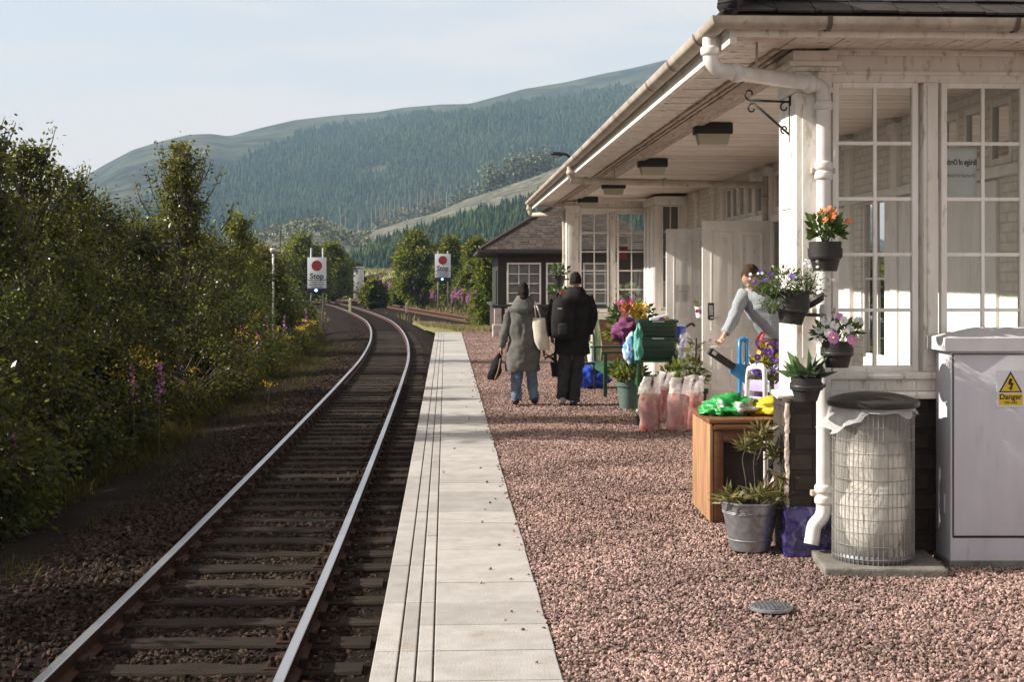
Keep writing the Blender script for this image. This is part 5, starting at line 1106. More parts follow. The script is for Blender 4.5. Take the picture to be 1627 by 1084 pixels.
for pts, r in (([Q(822,580),Q(821,600,.01),Q(820,618,.02),Q(820,637,.02)],[.095,.08,.072,.068]), ([Q(843,580),Q(846,600,.06),Q(847,618,.05),Q(849,635,.02)],[.095,.08,.07,.066])):
    q = MB(); q.tube(pts, r, 22, 9, jit=.02); o = q.build('jeans_leg', jeans, WO, True); wrinkle(o, .02, 13); wrinkle(o, .01, 28, 2.)
for a, b in ((Q(820,643.5,-.06),Q(819,643.5,.17)), (Q(850,641.5,-.02),Q(849,641.5,.22))): q = MB(); foot(q, a, b, .05); q.build('shoe', shoeb, WO, True)
TT = thing('tote_bag', 'cream canvas tote bag hanging from the shoulder of the person in the grey parka', 'bag', Q(858,530,-.12))
q = MB(); q.loft([(Q(856,505).x,19.66,Q(856,505).z,.085,.02),(Q(857,520).x,19.64,Q(857,520).z,.095,.04),(Q(860,540).x,19.64,Q(860,540).z,.1,.055),(Q(863,552).x,19.66,Q(863,552).z,.085,.05),(Q(864,556).x,19.66,Q(864,556).z,.05,.03)], 22, 4, .1, 8); o = q.build('bag_body', canvas, TT, True); wrinkle(o, .008, 15)
for dx in (-3.5,4): q = MB(); q.tube([Q(855+dx,506,-.15),Q(852+dx*.6,490,-.15),Q(850+dx*.3,483,-.1),Q(850,479,.0)], [.011]*4, 6, 3, sq=.3); q.build('strap', canvas, TT, True)
HB = thing('hand_bag', 'folded black bag held in the left hand of the person in the parka', 'bag', Q(786,605))
q = MB(); q.loft([(Q(793,563).x,19.8,Q(793,563).z,.03,.03),(Q(790,572).x,19.8,Q(790,572).z,.06,.045),(Q(787,588).x,19.8,Q(787,588).z,.09,.06),(Q(783,599).x,19.8,Q(783,599).z,.085,.05),(Q(782,604).x,19.8,Q(782,604).z,.05,.03)], 18, 4, .18, 9, 3.); o = q.build('bag_body', black, HB, True); wrinkle(o, .014, 14)
q = MB(); q.tube([Q(786,604,-.05),Q(792,588,-.07),Q(795,570,-.03)], .012, 6, 3); q.build('zip_edge', mat('brown_leather', (.16,.1,.06), .6), HB, True)
q = MB(); q.tube([Q(790,572),Q(794,560),Q(797,557),Q(797,566)], .01, 6, 3); q.build('handle', black, HB, True)
# --- man in black with a rucksack
MA = thing('person', 'person in a black hooded jacket and dark trousers walking away, short dark hair', 'person', (Q(908,643).x,19.8,0))
sh = [Q(908,560),Q(909,515),Q(910,474),Q(914,462),Q(914,454), Q(885,478),Q(879,508),Q(877,534,.08), Q(934,478),Q(940,505),Q(936,530,.06), Q(898,575),Q(897,605,.02),Q(895,632), Q(917,575),Q(915,605,.04),Q(912,634,-.02)]
rd = [(.07,.05),(.11,.08),(.11,.06),(.055,.055),(.055,.06),(.065,.065),(.048,.048),(.028,.026),(.065,.065),(.048,.048),(.028,.026),(.035,.035),(.035,.035),(.03,.03),(.035,.035),(.035,.035),(.03,.03)]
nodes = [(p,a,b) for p,(a,b) in zip(sh,rd)]; edges = [(0,1),(1,2),(2,3),(3,4),(2,5),(5,6),(6,7),(2,8),(8,9),(9,10),(0,11),(11,12),(12,13),(0,14),(14,15),(15,16)]
hn, he = hand_nodes(sh[7], (.1,.3,-1), (0,1,0), 1.); graft(nodes, edges, 7, hn, he); hn, he = hand_nodes(sh[10], (0,.3,-1), (0,1,0), .8); graft(nodes, edges, 10, hn, he); HM = []
body(MA, nodes, edges, skin, lambda mb: (HM.append(head(mb, Q(914.5,446,.01), -.1, R(-3), 1.0)), foot(mb, Q(894,642,-.08), Q(892,642,.16)), foot(mb, Q(912,645,-.1), Q(911,645,.15))))
hair(MA, HM[0], hairb, 1.0, -.42, .45, 1.06, 5.)
q = MB(); loftp(q, [(914,459,9,.08),(913,464,15,.1),(911,469,25,.12),(910,475,31,.135),(909,487,30,.155),(909,510,28.5,.16),(909,535,27.5,.16),(909,552,28,.165),(909,563,28,.165)], 52, 7, .06, 6, 8.)
q.tube([Q(886,474),Q(880,490),Q(877,508),Q(876,522,.04),Q(876,533,.08)], [.08,.08,.07,.062,.055], 16, 5, jit=.04); q.tube([Q(933,474),Q(939,488),Q(941,505),Q(939,518,.03),Q(936,529,.05)], [.08,.08,.07,.062,.055], 16, 5, jit=.04)
o = q.build('jacket', black, MA, True); wrinkle(o, .022, 9, 3.); wrinkle(o, .011, 24, 5.)
q = MB(); loftp(q, [(914,456,10,.085,.0),(914,462,15,.1,-.04),(913,470,20,.1,-.08),(912,478,19,.07,-.12),(912,485,9,.03,-.15)], 24, 4, .12, 9, 6.); o = q.build('hood', black, MA, True); wrinkle(o, .008, 20)
for pts, r in (([Q(899,558),Q(897,582,.01),Q(896,606,.0),Q(894,634,-.02)],[.11,.095,.085,.08]), ([Q(918,558),Q(916,582,.05),Q(914,606,.03),Q(912,637,-.03)],[.11,.095,.085,.08])):
    q = MB(); q.tube(pts, r, 22, 9, jit=.02); o = q.build('trouser_leg', char, MA, True); wrinkle(o, .024, 12); wrinkle(o, .011, 27, 2.)
for a, b, m in ((Q(894,642.5,-.09),Q(892,642.5,.18),shoeg), (Q(912,645.5,-.12),Q(911,645.5,.16),shoeb)): q = MB(); foot(q, a, b, .054); q.build('shoe', m, MA, True)
RK = thing('rucksack', 'black rucksack slung on the left shoulder of the person in the black jacket', 'rucksack', Q(893,505,-.2))
q = MB(); q.loft([(Q(895,473).x,19.62,Q(895,473).z,.09,.05),(Q(894,480).x,19.59,Q(894,480).z,.14,.085),(Q(893,505).x,19.57,Q(893,505).z,.16,.11),(Q(893,530).x,19.58,Q(893,530).z,.155,.1),(Q(894,538).x,19.6,Q(894,538).z,.11,.06)], 24, 4, .05, 6); o = q.build('bag_body', black, RK, True); wrinkle(o, .008, 12)
q = MB(); q.bbox(Q(887,514,-.36),Q(901,532,-.3),.02); q.build('pocket', char, RK, SH); q = MB(); q.bbox(Q(886,489,-.345),Q(893,492,-.338),.001); q.build('badge', steel, RK)
q = MB(); q.tube([Q(887,480,-.15),Q(884,470,-.05),Q(887,466,.02),Q(890,475,.12)], .02, 6, 3, sq=.35); q.build('strap', black, RK, True)
PL_ = thing('plant_carrier', 'grey pot of leafy leeks carried low between the two walking people', 'plant', Q(884,585,.15))
q = MB(); q.lathe([(.06,-.14),(.085,.06),(.09,.06),(.08,.04),(0,.04)], Q(884,583,.12), 16); q.build('pot', char, PL_, True)
q = MB()
for k in range(9):
    a = random.uniform(0,6); e = Q(884,565,.12)+Vector((-.12+math.cos(a)*.1,math.sin(a)*.08,random.uniform(-.05,.09))); q.tube([Q(884,578,.12), Q(884,578,.12).lerp(e,.5)+Vector((0,0,.05)), e], [.018,.016,.004], 5, 3, sq=.3)
for k in range(4): e = Q(862+k*2,575-k*4,.1); q.tube([Q(882,560+k,.1), Q(872,567,.1), e], [.02,.018,.006], 5, 3, sq=.4)
q.build('leaves', leafl, PL_, True)
# --- man leaning out of the open doorway
DM = 14.6; K2 = DM/F
def Z2(px, py, dy=0.): return P(px, py, DM+dy)
LE = thing('person', 'person in a pale checked shirt bending out of the open doorway', 'person', P(1222,640,14.6))
floor_ = .1
hip = Z2(1246,540,.12)
sh = [hip, Z2(1230,512,.05), Z2(1206,474,-.04), Z2(1197,458,-.1), Z2(1194,450,-.13),  Z2(1177,474,-.05),Z2(1166,505,-.12),Z2(1152,530,-.2),  Z2(1232,468,.05),Z2(1246,492,.1),Z2(1240,517,.0),
      Z2(1226,560,.05),Vector((Z2(1211,0).x,DM+.0,.55)),Vector((Z2(1211,0).x,DM+.12,.2)), Z2(1232,560,.2),Vector((Z2(1234,0).x,DM+.2,.55)),Vector((Z2(1236,0).x,DM+.32,.2))]
rd = [(.11,.08),(.13,.09),(.12,.07),(.055,.055),(.055,.06),(.062,.062),(.046,.046),(.028,.026),(.062,.062),(.046,.046),(.028,.026),(.06,.06),(.05,.05),(.04,.04),(.06,.06),(.05,.05),(.04,.04)]
nodes = [(p,a,b) for p,(a,b) in zip(sh,rd)]; edges = [(0,1),(1,2),(2,3),(3,4),(2,5),(5,6),(6,7),(2,8),(8,9),(9,10),(0,11),(11,12),(12,13),(0,14),(14,15),(15,16)]
hn, he = hand_nodes(sh[7], (-.55,-.2,-.75), (.5,-.6,-.3), 1.35, 1.15); graft(nodes, edges, 7, hn, he); hn, he = hand_nodes(sh[10], (-.2,0,-1), (0,-1,0), .6); graft(nodes, edges, 10, hn, he); HM = []
body(LE, nodes, edges, skin2, lambda mb: (HM.append(head(mb, Z2(1193,440,-.17), R(156), R(-46), 1.18)), foot(mb, Vector((sh[13].x,DM+.16,.1)), Vector((sh[13].x-.02,DM-.1,.1))), foot(mb, Vector((sh[16].x,DM+.36,.1)), Vector((sh[16].x-.02,DM+.1,.1)))))
hair(LE, HM[0], hairbr, 1.16, -.3, .5, 1.05, 7.)
shirt = mat('checked_shirt', (.37,.4,.41), .8, col2=(.3,.33,.35), scale=8, bump=.3, bscale=22)
nt = shirt.node_tree; b_ = nt.nodes['Principled BSDF']; src = b_.inputs['Base Color'].links[0].from_socket; tcn = nn(nt,'ShaderNodeTexCoord'); prev = src
for rot in (0, R(90)):
    mp = nn(nt,'ShaderNodeMapping'); mp.inputs['Rotation'].default_value = (0,rot,.2); nt.links.new(tcn.outputs['Object'], mp.inputs[0]); wv = nn(nt,'ShaderNodeTexWave'); wv.inputs['Scale'].default_value = 19; wv.inputs['Distortion'].default_value = .6; nt.links.new(mp.outputs[0], wv.inputs['Vector'])
    rp = nn(nt,'ShaderNodeMapRange'); rp.inputs[1].default_value = .72; rp.inputs[2].default_value = .82; nt.links.new(wv.outputs['Fac'], rp.inputs[0]); mx_ = nn(nt,'ShaderNodeMix', data_type='RGBA'); nt.links.new(rp.outputs[0], mx_.inputs['Factor']); nt.links.new(prev, mx_.inputs['A']); mx_.inputs['B'].default_value = (.2,.23,.26,1); prev = mx_.outputs['Result']
nt.links.new(prev, b_.inputs['Base Color'])
q = MB(); q.tube([Z2(1196,458,-.09),Z2(1199,464,-.07),Z2(1207,476,-.03),Z2(1219,492,.0),Z2(1229,507,.03),Z2(1238,522,.08),Z2(1244,536,.1)], [.08,.17,.225,.235,.245,.24,.19], 26, 5, sq=.75, jit=.015)
q.tube([Z2(1186,468,-.03),Z2(1176,480,-.07),Z2(1167,502,-.12),Z2(1159,519,-.17),Z2(1153,529,-.2)], [.085,.075,.066,.056,.05], 16, 5, jit=.03); q.tube([Z2(1226,462,.04),Z2(1236,476,.08),Z2(1241,492,.1),Z2(1238,512,.02)], [.09,.08,.066,.055], 16, 5, jit=.03)
o = q.build('shirt', shirt, LE, True); wrinkle(o, .02, 10); wrinkle(o, .009, 26)
mar = mat('maroon_trousers', (.05,.022,.024), .85, col2=(.035,.016,.018), scale=8)
q = MB(); q.tube([hip+Vector((0,0,.05)), Z2(1226,560,.06), Vector((Z2(1211,0).x,DM+.0,.55)), Vector((Z2(1211,0).x,DM+.12,.16))], [.18,.13,.09,.08], 16, 5); q.tube([hip+Vector((0,0,.05)), Z2(1231,556,.18), Vector((Z2(1234,0).x,DM+.2,.55)), Vector((Z2(1236,0).x,DM+.32,.16))], [.18,.13,.09,.08], 16, 5); o = q.build('trousers', mar, LE, True); wrinkle(o, .01, 12)
for s in (13,16): q = MB(); foot(q, Vector((sh[s].x,sh[s].y+.05,.1)), Vector((sh[s].x-.02,sh[s].y-.22,.1)), .053); q.build('shoe', shoeb, LE, True)
RG = thing('red_cloth', 'red folded cloth hanging at the waist of the person bending in the doorway', 'cloth', Z2(1207,545,-.2)); q = MB(); q.tube([Z2(1213,528,-.16),Z2(1208,536,-.2),Z2(1205,546,-.2),Z2(1209,556,-.2)], [.03,.045,.04,.02], 10, 4, sq=.4); o = q.build('fold', mat('red_fabric', (.5,.09,.1), .8, bump=.4), RG, True); wrinkle(o, .012, 16)
# ------------------------------------------------------------------ green benches, crates and everything heaped along the front
def bench(label, x, y0, y1, w=.58, group='green benches along the front'):
    """slatted bench facing the track (-X): seat, back, arms, legs"""
    T = thing('garden_bench', label, 'bench', (x,y0,0), BA); L_ = y1-y0
    for y in (.0, L_-.06):
        for xx, h in ((.0,.64),(w-.06,.92)): q = MB(); q.bbox((xx,y,0),(xx+.055,y+.055,h),.006); q.build('leg', benchg, T, SH, world=False)
        q = MB(); q.bbox((-.03,y-.01,.64),(w,y+.065,.672),.008); q.build('armrest', benchg, T, SH, world=False)
        q = MB(); q.bbox((.055,y+.01,.33),(w-.06,y+.045,.4),.005); q.build('side_rail', benchg, T, SH, world=False)
    q = MB(); 
    for k in range(5): q.bbox((.0+k*.1,.06,.415),(.085+k*.1,L_-.061,.44),.006)
    q.bbox((-.002,.02,.33),(.03,L_-.02,.414),.005); q.build('seat', benchg, T, SH, world=False)
    q = MB(); q.bbox((w-.05,.0,.86),(w-.012,L_,.93),.006)
    for k in range(int(L_/.11)): q.bbox((w-.045,.07+k*.11,.46),(w-.02,.07+k*.11+.06,.862),.005)
    q.bbox((w-.05,.05,.44),(w-.012,L_-.05,.5),.006); q.build('backrest', benchg, T, SH, world=False); return T
bench('dark green slatted bench further along the platform, behind the crates', 1.36, 21.1, 22.8); bench('dark green slatted armchair with two green crates across its arms', 1.66, 18.85, 19.5)
def crate(label, x, y, z, w, d, h, open_=True, rz=0):
    T = thing('plastic_crate', label, 'crate', (x,y,z), rz, 'green plastic crates stacked on the bench'); q = MB(); t = .012; b = .02
    for a, c in (((0,0,0),(w,d,t)),((0,0,0.001),(w,t,h)),((0,d-t,.001),(w,d,h)),((0,t,.001),(t,d-t,h)),((w-t,t,.001),(w,d-t,h))): q.bbox(a, c, .004)
    q.build('body', crateg, T, SH, world=False); q = MB()
    for a, c in (((-b,-b,h-.035),(w+b,-.001,h)),((-b,d+.001,h-.035),(w+b,d+b,h)),((-b,-.001,h-.035),(-.001,d,h)),((w+.001,-.001,h-.035),(w+b,d,h))): q.bbox(a, c, .004)
    for k in range(3): q.bbox((.01,-.008,h*(.2+.22*k)),(w-.01,-.0005,h*(.2+.22*k)+.014),.003)
    q.build('rim', crateg, T, SH, world=False)
    q = MB()
    for a in range(5):
        for k in range(2): q.box((.03+a*(w-.06)/5+.008,-.0022,h*(.29+.22*k)),(.03+(a+1)*(w-.06)/5-.008,-.0004,h*(.36+.22*k)))
    q.build('side_openings', dark, T, False, world=False); q = MB(); q.bbox((w*.34,-.0235,h-.028),(w*.66,-.0205,h-.01),.001); q.build('handle_slot', steel, T, SH, world=False); return T
c0 = P(1016,580,18.95); crate('deep green plastic crate with a pale handle slot, lower of the stacked pair', c0.x, 18.87, .675, .48, .6, .3); crate('shallow open green crate on top of the deep green crate', c0.x-.0, 18.88, .98, .49, .58, .22)
T = thing('laundry_box', 'white and blue box with purple round print standing in the top green crate', 'box', P(1049,518,19.1)); q = MB(); q.bbox((-.12,-.05,0),(.14,.06,.13),.006, Matrix.Rotation(R(-12),4,'Y')); q.build('carton', mat('box_card', (.55,.68,.74), .6, col2=(.74,.76,.76), scale=4), T, SH, world=False)
q = MB(); q.lathe([(.05,0),(.05,.003),(0,.003)], (.02,-.052,.07), 16, Matrix.Rotation(R(90),3,'X')); q.build('print', mat('box_purple', (.35,.08,.4), .5), T, world=False); q = MB(); q.lathe([(.03,0),(.03,.003),(0,.003)], (.09,-.053,.09), 12, Matrix.Rotation(R(90),3,'X')); q.build('print', yellow, T, world=False)
def heap(name, label, cat_, c, r, m, sd, amp=.35, fr=2.6, extra=None):
    T = thing(name, label, cat_, c); q = MB(); q.blob((0,0,0), r, 4, amp, fr, sd); o = q.build('cloth_fold' if cat_ == 'clothes' else 'bag_body', m, T, True, world=False); wrinkle(o, .015, 14, sd); return T
heap('folded_jacket', 'purple jacket thrown over the far green bench', 'clothes', P(998,528,20.2), (.22,.3,.19), mat('plum_cloth', (.17,.035,.12), .8, col2=(.1,.02,.08), scale=6, bump=.5), 3.)
heap('towel', 'blue and white towel hanging over the front of the green bench', 'clothes', P(1004,556,19.2), (.11,.1,.2), mat('blue_towel', (.12,.3,.55), .9, col2=(.55,.6,.66), scale=9, lo=.46, hi=.54), 5.); heap('towel', 'turquoise cloth draped over the near corner of the bench beside the crates', 'clothes', P(1015,548,18.9), (.06,.07,.28), mat('turquoise_cloth', (.05,.3,.24), .9, col2=(.2,.45,.4), scale=9), 7.)
heap('carrier_bag', 'royal blue plastic bag on the gravel behind the black trousers', 'bag', P(940,600,22.9)+Vector((0,0,.0)), (.3,.2,.2), navy, 11., .3)
heap('clear_bag', 'clear plastic bag hanging off the back of the green bench', 'bag', P(1088,560,18.9), (.13,.12,.24), plasticbag, 13., .3)
T = thing('blue_bin', 'narrow bright blue plastic bin behind the green crates', 'bin', P(1076,590,19.7)); q = MB(); q.lathe([(.09,0),(.12,.62),(.13,.62),(.12,.6),(0,.58)], (0,0,0), 18); q.build('tub', navy, T, SH, world=False); q = MB(); q.tube([(.1,0,.6),(.2,0,.66),(.24,0,.62)], .018, 8, 3); q.build('handle', blackp, T, True, world=False)
# closed striped parasol and black chair frame behind the man
T = thing('parasol', 'closed green and white striped parasol leaning beside the far bench', 'parasol', P(944,597,23.2)); z0 = T.location.z
q = MB(); q.lathe([(.02,.1),(.1,.2),(.13,.5),(.07,.95),(.02,1.1),(.0,1.12)], (0,0,0), 16, sy=.9); o = q.build('canopy', mat('striped_canvas', (.68,.68,.62), .8, col2=(.25,.42,.16), scale=5, stretch=(6,6,.15), lo=.52, hi=.54), T, True, world=False); wrinkle(o, .012, 9); q = MB(); q.tube([(0,0,-z0),(0,0,1.2)], .016, 8); q.build('pole', whitep, T, True, world=False)
T = thing('folding_chair', 'thin black folding chair frame standing behind the person in black', 'chair', P(930,606,22.5)); zb = -T.location.z
for s in (-.14,.14): q = MB(); q.tube([(s,-.15,zb+.01),(s,.05,zb+.4),(s,.15,zb+.85)], .014, 6); q.build('leg', iron, T, True, world=False)
q = MB(); q.tube([(-.14,.15,zb+.85),(-.1,.16,zb+.93),(.1,.16,zb+.93),(.14,.15,zb+.85)], .014, 6, 3); q.build('backrest', iron, T, True, world=False); q = MB(); q.bbox((-.15,-.18,zb+.4),(.15,.1,zb+.43),.01); q.build('seat', iron, T, SH, world=False)
# --- pots on the ground
def gpot(label, px, pyb, r, h, m, D=None, name='flower_pot'):
    D = D or Gd(pyb); p = Vector((P(px,0,D).x, D, -.01)); T = thing(name, label, 'potted plant', p); pot(T, r, h, m, rim=h*.16); return T, p
T, p = gpot('large grey green pot with a bushy yellow green plant in front of the bench', 999, 648, .165, .36, potg); foliage(T, p+Vector((0,0,.47)), (.25,.22,.16), 320, .075, leafl, .55, 0, stems=16)
T, p = gpot('tiny black pot with a seedling beside the pink sacks', 1014, 675, .055, .11, potm); foliage(T, p+Vector((0,0,.15)), (.07,.06,.06), 40, .05, leafp, .5, 0, stems=6)
T, p = gpot('dark pot of light green leafy plant behind the pink sacks', 1085, 655, .17, .35, potm, 18.4); foliage(T, p+Vector((0,0,.5)), (.34,.22,.2), 330, .075, leafl, .5, 0, stems=18)
T, p = gpot('tall spiky dark leaved pot plant standing against the open door', 1104, 640, .16, .35, potm, 18.2)
pts, dr = [], []
for k in range(7): z = .45+k*.075; n = 12; v = unit(n); v[:,2] = np.abs(v[:,2])*.5-.1; pts.append(np.array([[p.x+random.uniform(-.05,.05),p.y,z]])+v*.02); dr.append(v)
V, Fq = leaves(np.concatenate(pts), .14, .16, np.concatenate(dr)); np_mesh('foliage', V, Fq, leafm, T); q = MB(); q.tube([p+Vector((0,0,.3)), p+Vector((.02,0,1.0))], .012, 6); q.build('stem', barkm, T)
T, p = gpot('pot of yellow and violet pansies beside the lilac chair', 1228, 640, .14, .3, potm, 11.6); ph = P(1226,590,11.6); foliage(T, ph, (.19,.13,.13), 330, .05, leafl, .5, 0, stems=14)
pf = [P(1222+random.uniform(-26,22),568+random.uniform(-24,26),11.5+random.uniform(-.1,.05)) for k in range(40)]
blossoms(T, pf[:18]+[P(1235,546,11.5),P(1222,550,11.5),P(1228,572,11.45),P(1205,585,11.5),P(1208,597,11.5)], .028, purf, 5, (-.2,-1,.4), 'violet_pansy', .5, .15, yelf, 1.1); blossoms(T, pf[18:34]+[P(1210,570,11.5),P(1206,560,11.5)], .02, yelf, 5, (-.2,-1,.4), 'yellow_pansy', .5, .15, None, 1.1)
q = MB(); q.tube([p+Vector((0,0,.28)), ph], .02, 6); q.build('stem', stemm, T)
T = thing('flower_basket', 'basket of yellow, pink and green flowers on the end of the far bench', 'potted plant', P(1003,520,21.6)); foliage(T, P(1003,500,21.6), (.34,.24,.2), 380, .08, leafp, .55, .1, stems=8); foliage(T, P(985,530,21.6), (.22,.18,.17), 200, .08, leafl, .55, .5, stems=6)
blossoms(T, [P(1004+random.uniform(-14,24),496+random.uniform(-11,12),21.35) for k in range(34)], .05, yelf); blossoms(T, [P(996+random.uniform(-12,8),492+random.uniform(-14,12),21.35) for k in range(12)], .05, magf); q = MB(); q.lathe([(.05,-.2),(.16,-.02),(.17,-.02),(0,-.05)], (0,.05,.12), 16); q.build('basket', mat('wicker', (.2,.13,.07), .8, bump=.6), T, True, world=False)
T = thing('flower_basket', 'basket of pale flowers seen behind the far glazed screen', 'potted plant', P(1000,480,27.2)); foliage(T, P(1000,475,27.2), (.26,.2,.3), 300, .08, leafp, .55, .1, stems=6); blossoms(T, [P(1000+random.uniform(-20,20),475+random.uniform(-24,24),26.9) for k in range(40)], .04, whif); blossoms(T, [P(1005+random.uniform(-14,14),490+random.uniform(-10,10),26.9) for k in range(12)], .045, orgf)
q = MB(); q.lathe([(.05,-.2),(.16,-.02),(.17,-.02),(0,-.05)], (0,.05,.02), 16); q.build('basket', MATS['wicker'], T, True, world=False)
T = thing('flower_bucket', 'small white bucket printed with pink flowers hanging by the second door', 'bucket', P(1113,505,20.2)); q = MB(); q.lathe([(.06,0),(.085,.17),(.09,.17),(.08,.15),(0,.15)], (0,0,0), 18); q.build('bucket', paper, T, SH, world=False); blossoms(T, [P(1113+random.uniform(-6,6),494+random.uniform(-6,6),20.08) for k in range(9)], .025, magf, 5, (0,-1,0), 'print', .1, .05); foliage(T, T.location+Vector((0,0,.2)), (.1,.08,.06), 50, .05, leafl, .5, 0, stems=4)
mat('sack_neck', (.8,.77,.76), .3, trans=.3, alpha=.42, bump=.7, bscale=22, coat=.5)
# --- clear sacks with red nets
for i, (px, pb, wd, lab) in enumerate(((1034,683,34,'clear plastic sack of red kindling, leftmost in front'),(1050,672,28,'clear sack of kindling half hidden behind the two front sacks'),(1075,684,34,'clear plastic sack of red kindling in front, with a diagonal seam'),(1104,680,32,'clear kindling sack closest to the wooden table'))):
    D = Gd(pb)+(.3 if i == 1 else 0); p = Vector((P(px,0,D).x, D, -.01)); T = thing('kindling_sack', lab, 'sack', p, (.4,-.5,.15,-.3)[i], 'clear sacks of kindling'); T.rotation_euler[1] = (-.05,.06,.04,-.07)[i]; r = wd/2*D/F; random.seed(i+3)
    q = MB(); q.loft([(0,0,.0,r*.82,r*.72),(0,0,.04,r*.96,r*.84),(.01,0,.2,r*.95,r*.86),(0,0,.34,r*.95,r*.8),(.01,0,.4,r*.9,r*.66),(0,0,.43,r*.5,r*.4)], 24, 4, .2, 10, i*3.); o = q.build('netted_load', redfill, T, True, world=False); wrinkle(o, .016, 17, i)
    q = MB(); q.loft([(0,0,.0,r*.88,r*.8),(0,0,.05,r*1.04,r*.93),(0,0,.22,r*1.02,r*.94),(.0,0,.38,r*1.0,r*.86),(0.01,0,.47,r*.92,r*.6),(.02,0,.51,r*1.0,r*.36),(.03,0,.56,r*.95,r*.2),(.05,0,.61,r*.9,r*.1)], 30, 4, .2, 8, i*5.+1, cap=False); o = q.build('clear_sack', plasticbag, T, True, world=False); wrinkle(o, .02, 13, i); wrinkle(o, .01, 30, i)
    q = MB(); q.loft([(0.005,0,.43,r*1.0,r*.6),(.02,0,.51,r*1.02,r*.36),(.03,0,.56,r*.97,r*.2),(.05,0,.62,r*.94,r*.1)], 24, 5, .3, 9, i*2., cap=False); o = q.build('gathered_neck', MATS['sack_neck'], T, True, world=False); wrinkle(o, .025, 15, i); wrinkle(o, .012, 34, i)
    q = MB(); q.loft([(.0,-r*.28,.46,r*.22,.01),(.03,-r*.2,.54,r*.16,.01),(.05,-r*.1,.62,r*.1,.01)], 10, 3); q.build('net_tie', mat('tie_brown', (.09,.03,.025), .7) if i == 0 else MATS['tie_brown'], T, True, world=False)
# --- lilac chair, white plastic chair, blue trolley
T = thing('lilac_chair', 'lilac painted slatted chair beside the open door', 'chair', (P(1190,0,13.3).x,13.3,0), R(38)); 
for x, y, h in ((-.3,-.22,.44),(-.3,.2,.44),(.22,-.22,.95),(.22,.2,.95)): q = MB(); q.bbox((x,y,0),(x+.04,y+.04,h),.006); q.build('leg', lilac, T, SH, world=False)
q = MB()
for k in range(6): q.bbox((-.34+k*.1,-.24,.44),(-.255+k*.1,.26,.462),.005)
q.build('seat', lilac, T, SH, world=False); q = MB()
for z in (.52,.68,.84): q.bbox((.205,-.25,z),(.222,.27,z+.11),.004, Matrix.Translation((.05*(z-.5),0,0)))
q.build('backrest', lilac, T, SH, world=False)
T = thing('plastic_chair', 'white plastic garden chair with looped arms behind the wooden table', 'chair', (P(1236,0,11.5).x,11.5,0), R(14)); T.scale = (.8,.8,1.45)
for s in (-.24,.26): q = MB(); q.tube([(s,-.24,.0),(s,-.23,.45),(s,-.22,.66),(s,-.16,.72),(s,.1,.71),(s,.2,.66),(s,.23,.4),(s,.26,0)], .026, 10, 4, sq=.7); q.build('leg', whitep, T, True, world=False)
q = MB(); q.bbox((-.23,-.24,.4),(.25,.24,.43),.012); q.build('seat', whitep, T, SH, world=False); q = MB()
for k in range(6): q.bbox((-.22+k*.08,.2,.3),(-.17+k*.08,.225,.4),.006, Matrix.Translation((0,.0,0)) )
q.bbox((-.24,.195,.36),(.26,.23,.4),.012); q.build('backrest', whitep, T, SH, world=False)
q = MB(); q.bbox((-.16,-.12,0),(.16,.12,.03),.01); o = q.build('plastic_tray', whitep, None, SH, world=False); o.location = P(1268,632,9.3); o.rotation_euler = (R(4),R(3),0); tag(o, 'white plastic tray resting on the wall behind the lowest hanging pot', 'tray')
T = thing('blue_trolley', 'blue looped tube trolley with black handle standing behind the wooden table', 'trolley', (P(1181,0,11.9).x,11.9,0)); zt = P(0,538,11.9).z; w = 5.5*11.9/F
q = MB(); q.tube([(-w,0,.03),(-w,0,zt-.1),(-w*.8,0,zt-.03),(0,0,zt),(w*.8,0,zt-.03),(w,0,zt-.1),(w,0,.03)], .017, 10, 4); q.build('tube_frame', bluem, T, True, world=False)
a = P(1186,612,11.9)-T.location; b = P(1166,588,11.85)-T.location; q = MB(); q.prism([(a.x,a.z),(a.x,a.z+.17),(b.x-.02,b.z+.06),(b.x-.03,b.z-.02)], .05, Matrix.Translation((0,-.04,0))); q.build('bracket', bluem, T, False, world=False)
e = P(1126,557,11.8)-T.location; q = MB(); q.beam(b+Vector((0,-.01,.02)), e, .055, .06, ch=.012); o = q.build('handle', blackp, T, SH, world=False); m_ = b.lerp(e,.72); q = MB(); q.beam(m_+Vector((0,-.031,.012)), m_+(e-b)*.14+Vector((0,-.031,.012)), .004, .03); q.build('handle_label', paper, o, world=False)
q = MB(); q.bbox((-.12,-.12,.02),(.12,.06,.04),.006); q.build('foot_plate', bluem, T, SH, world=False)
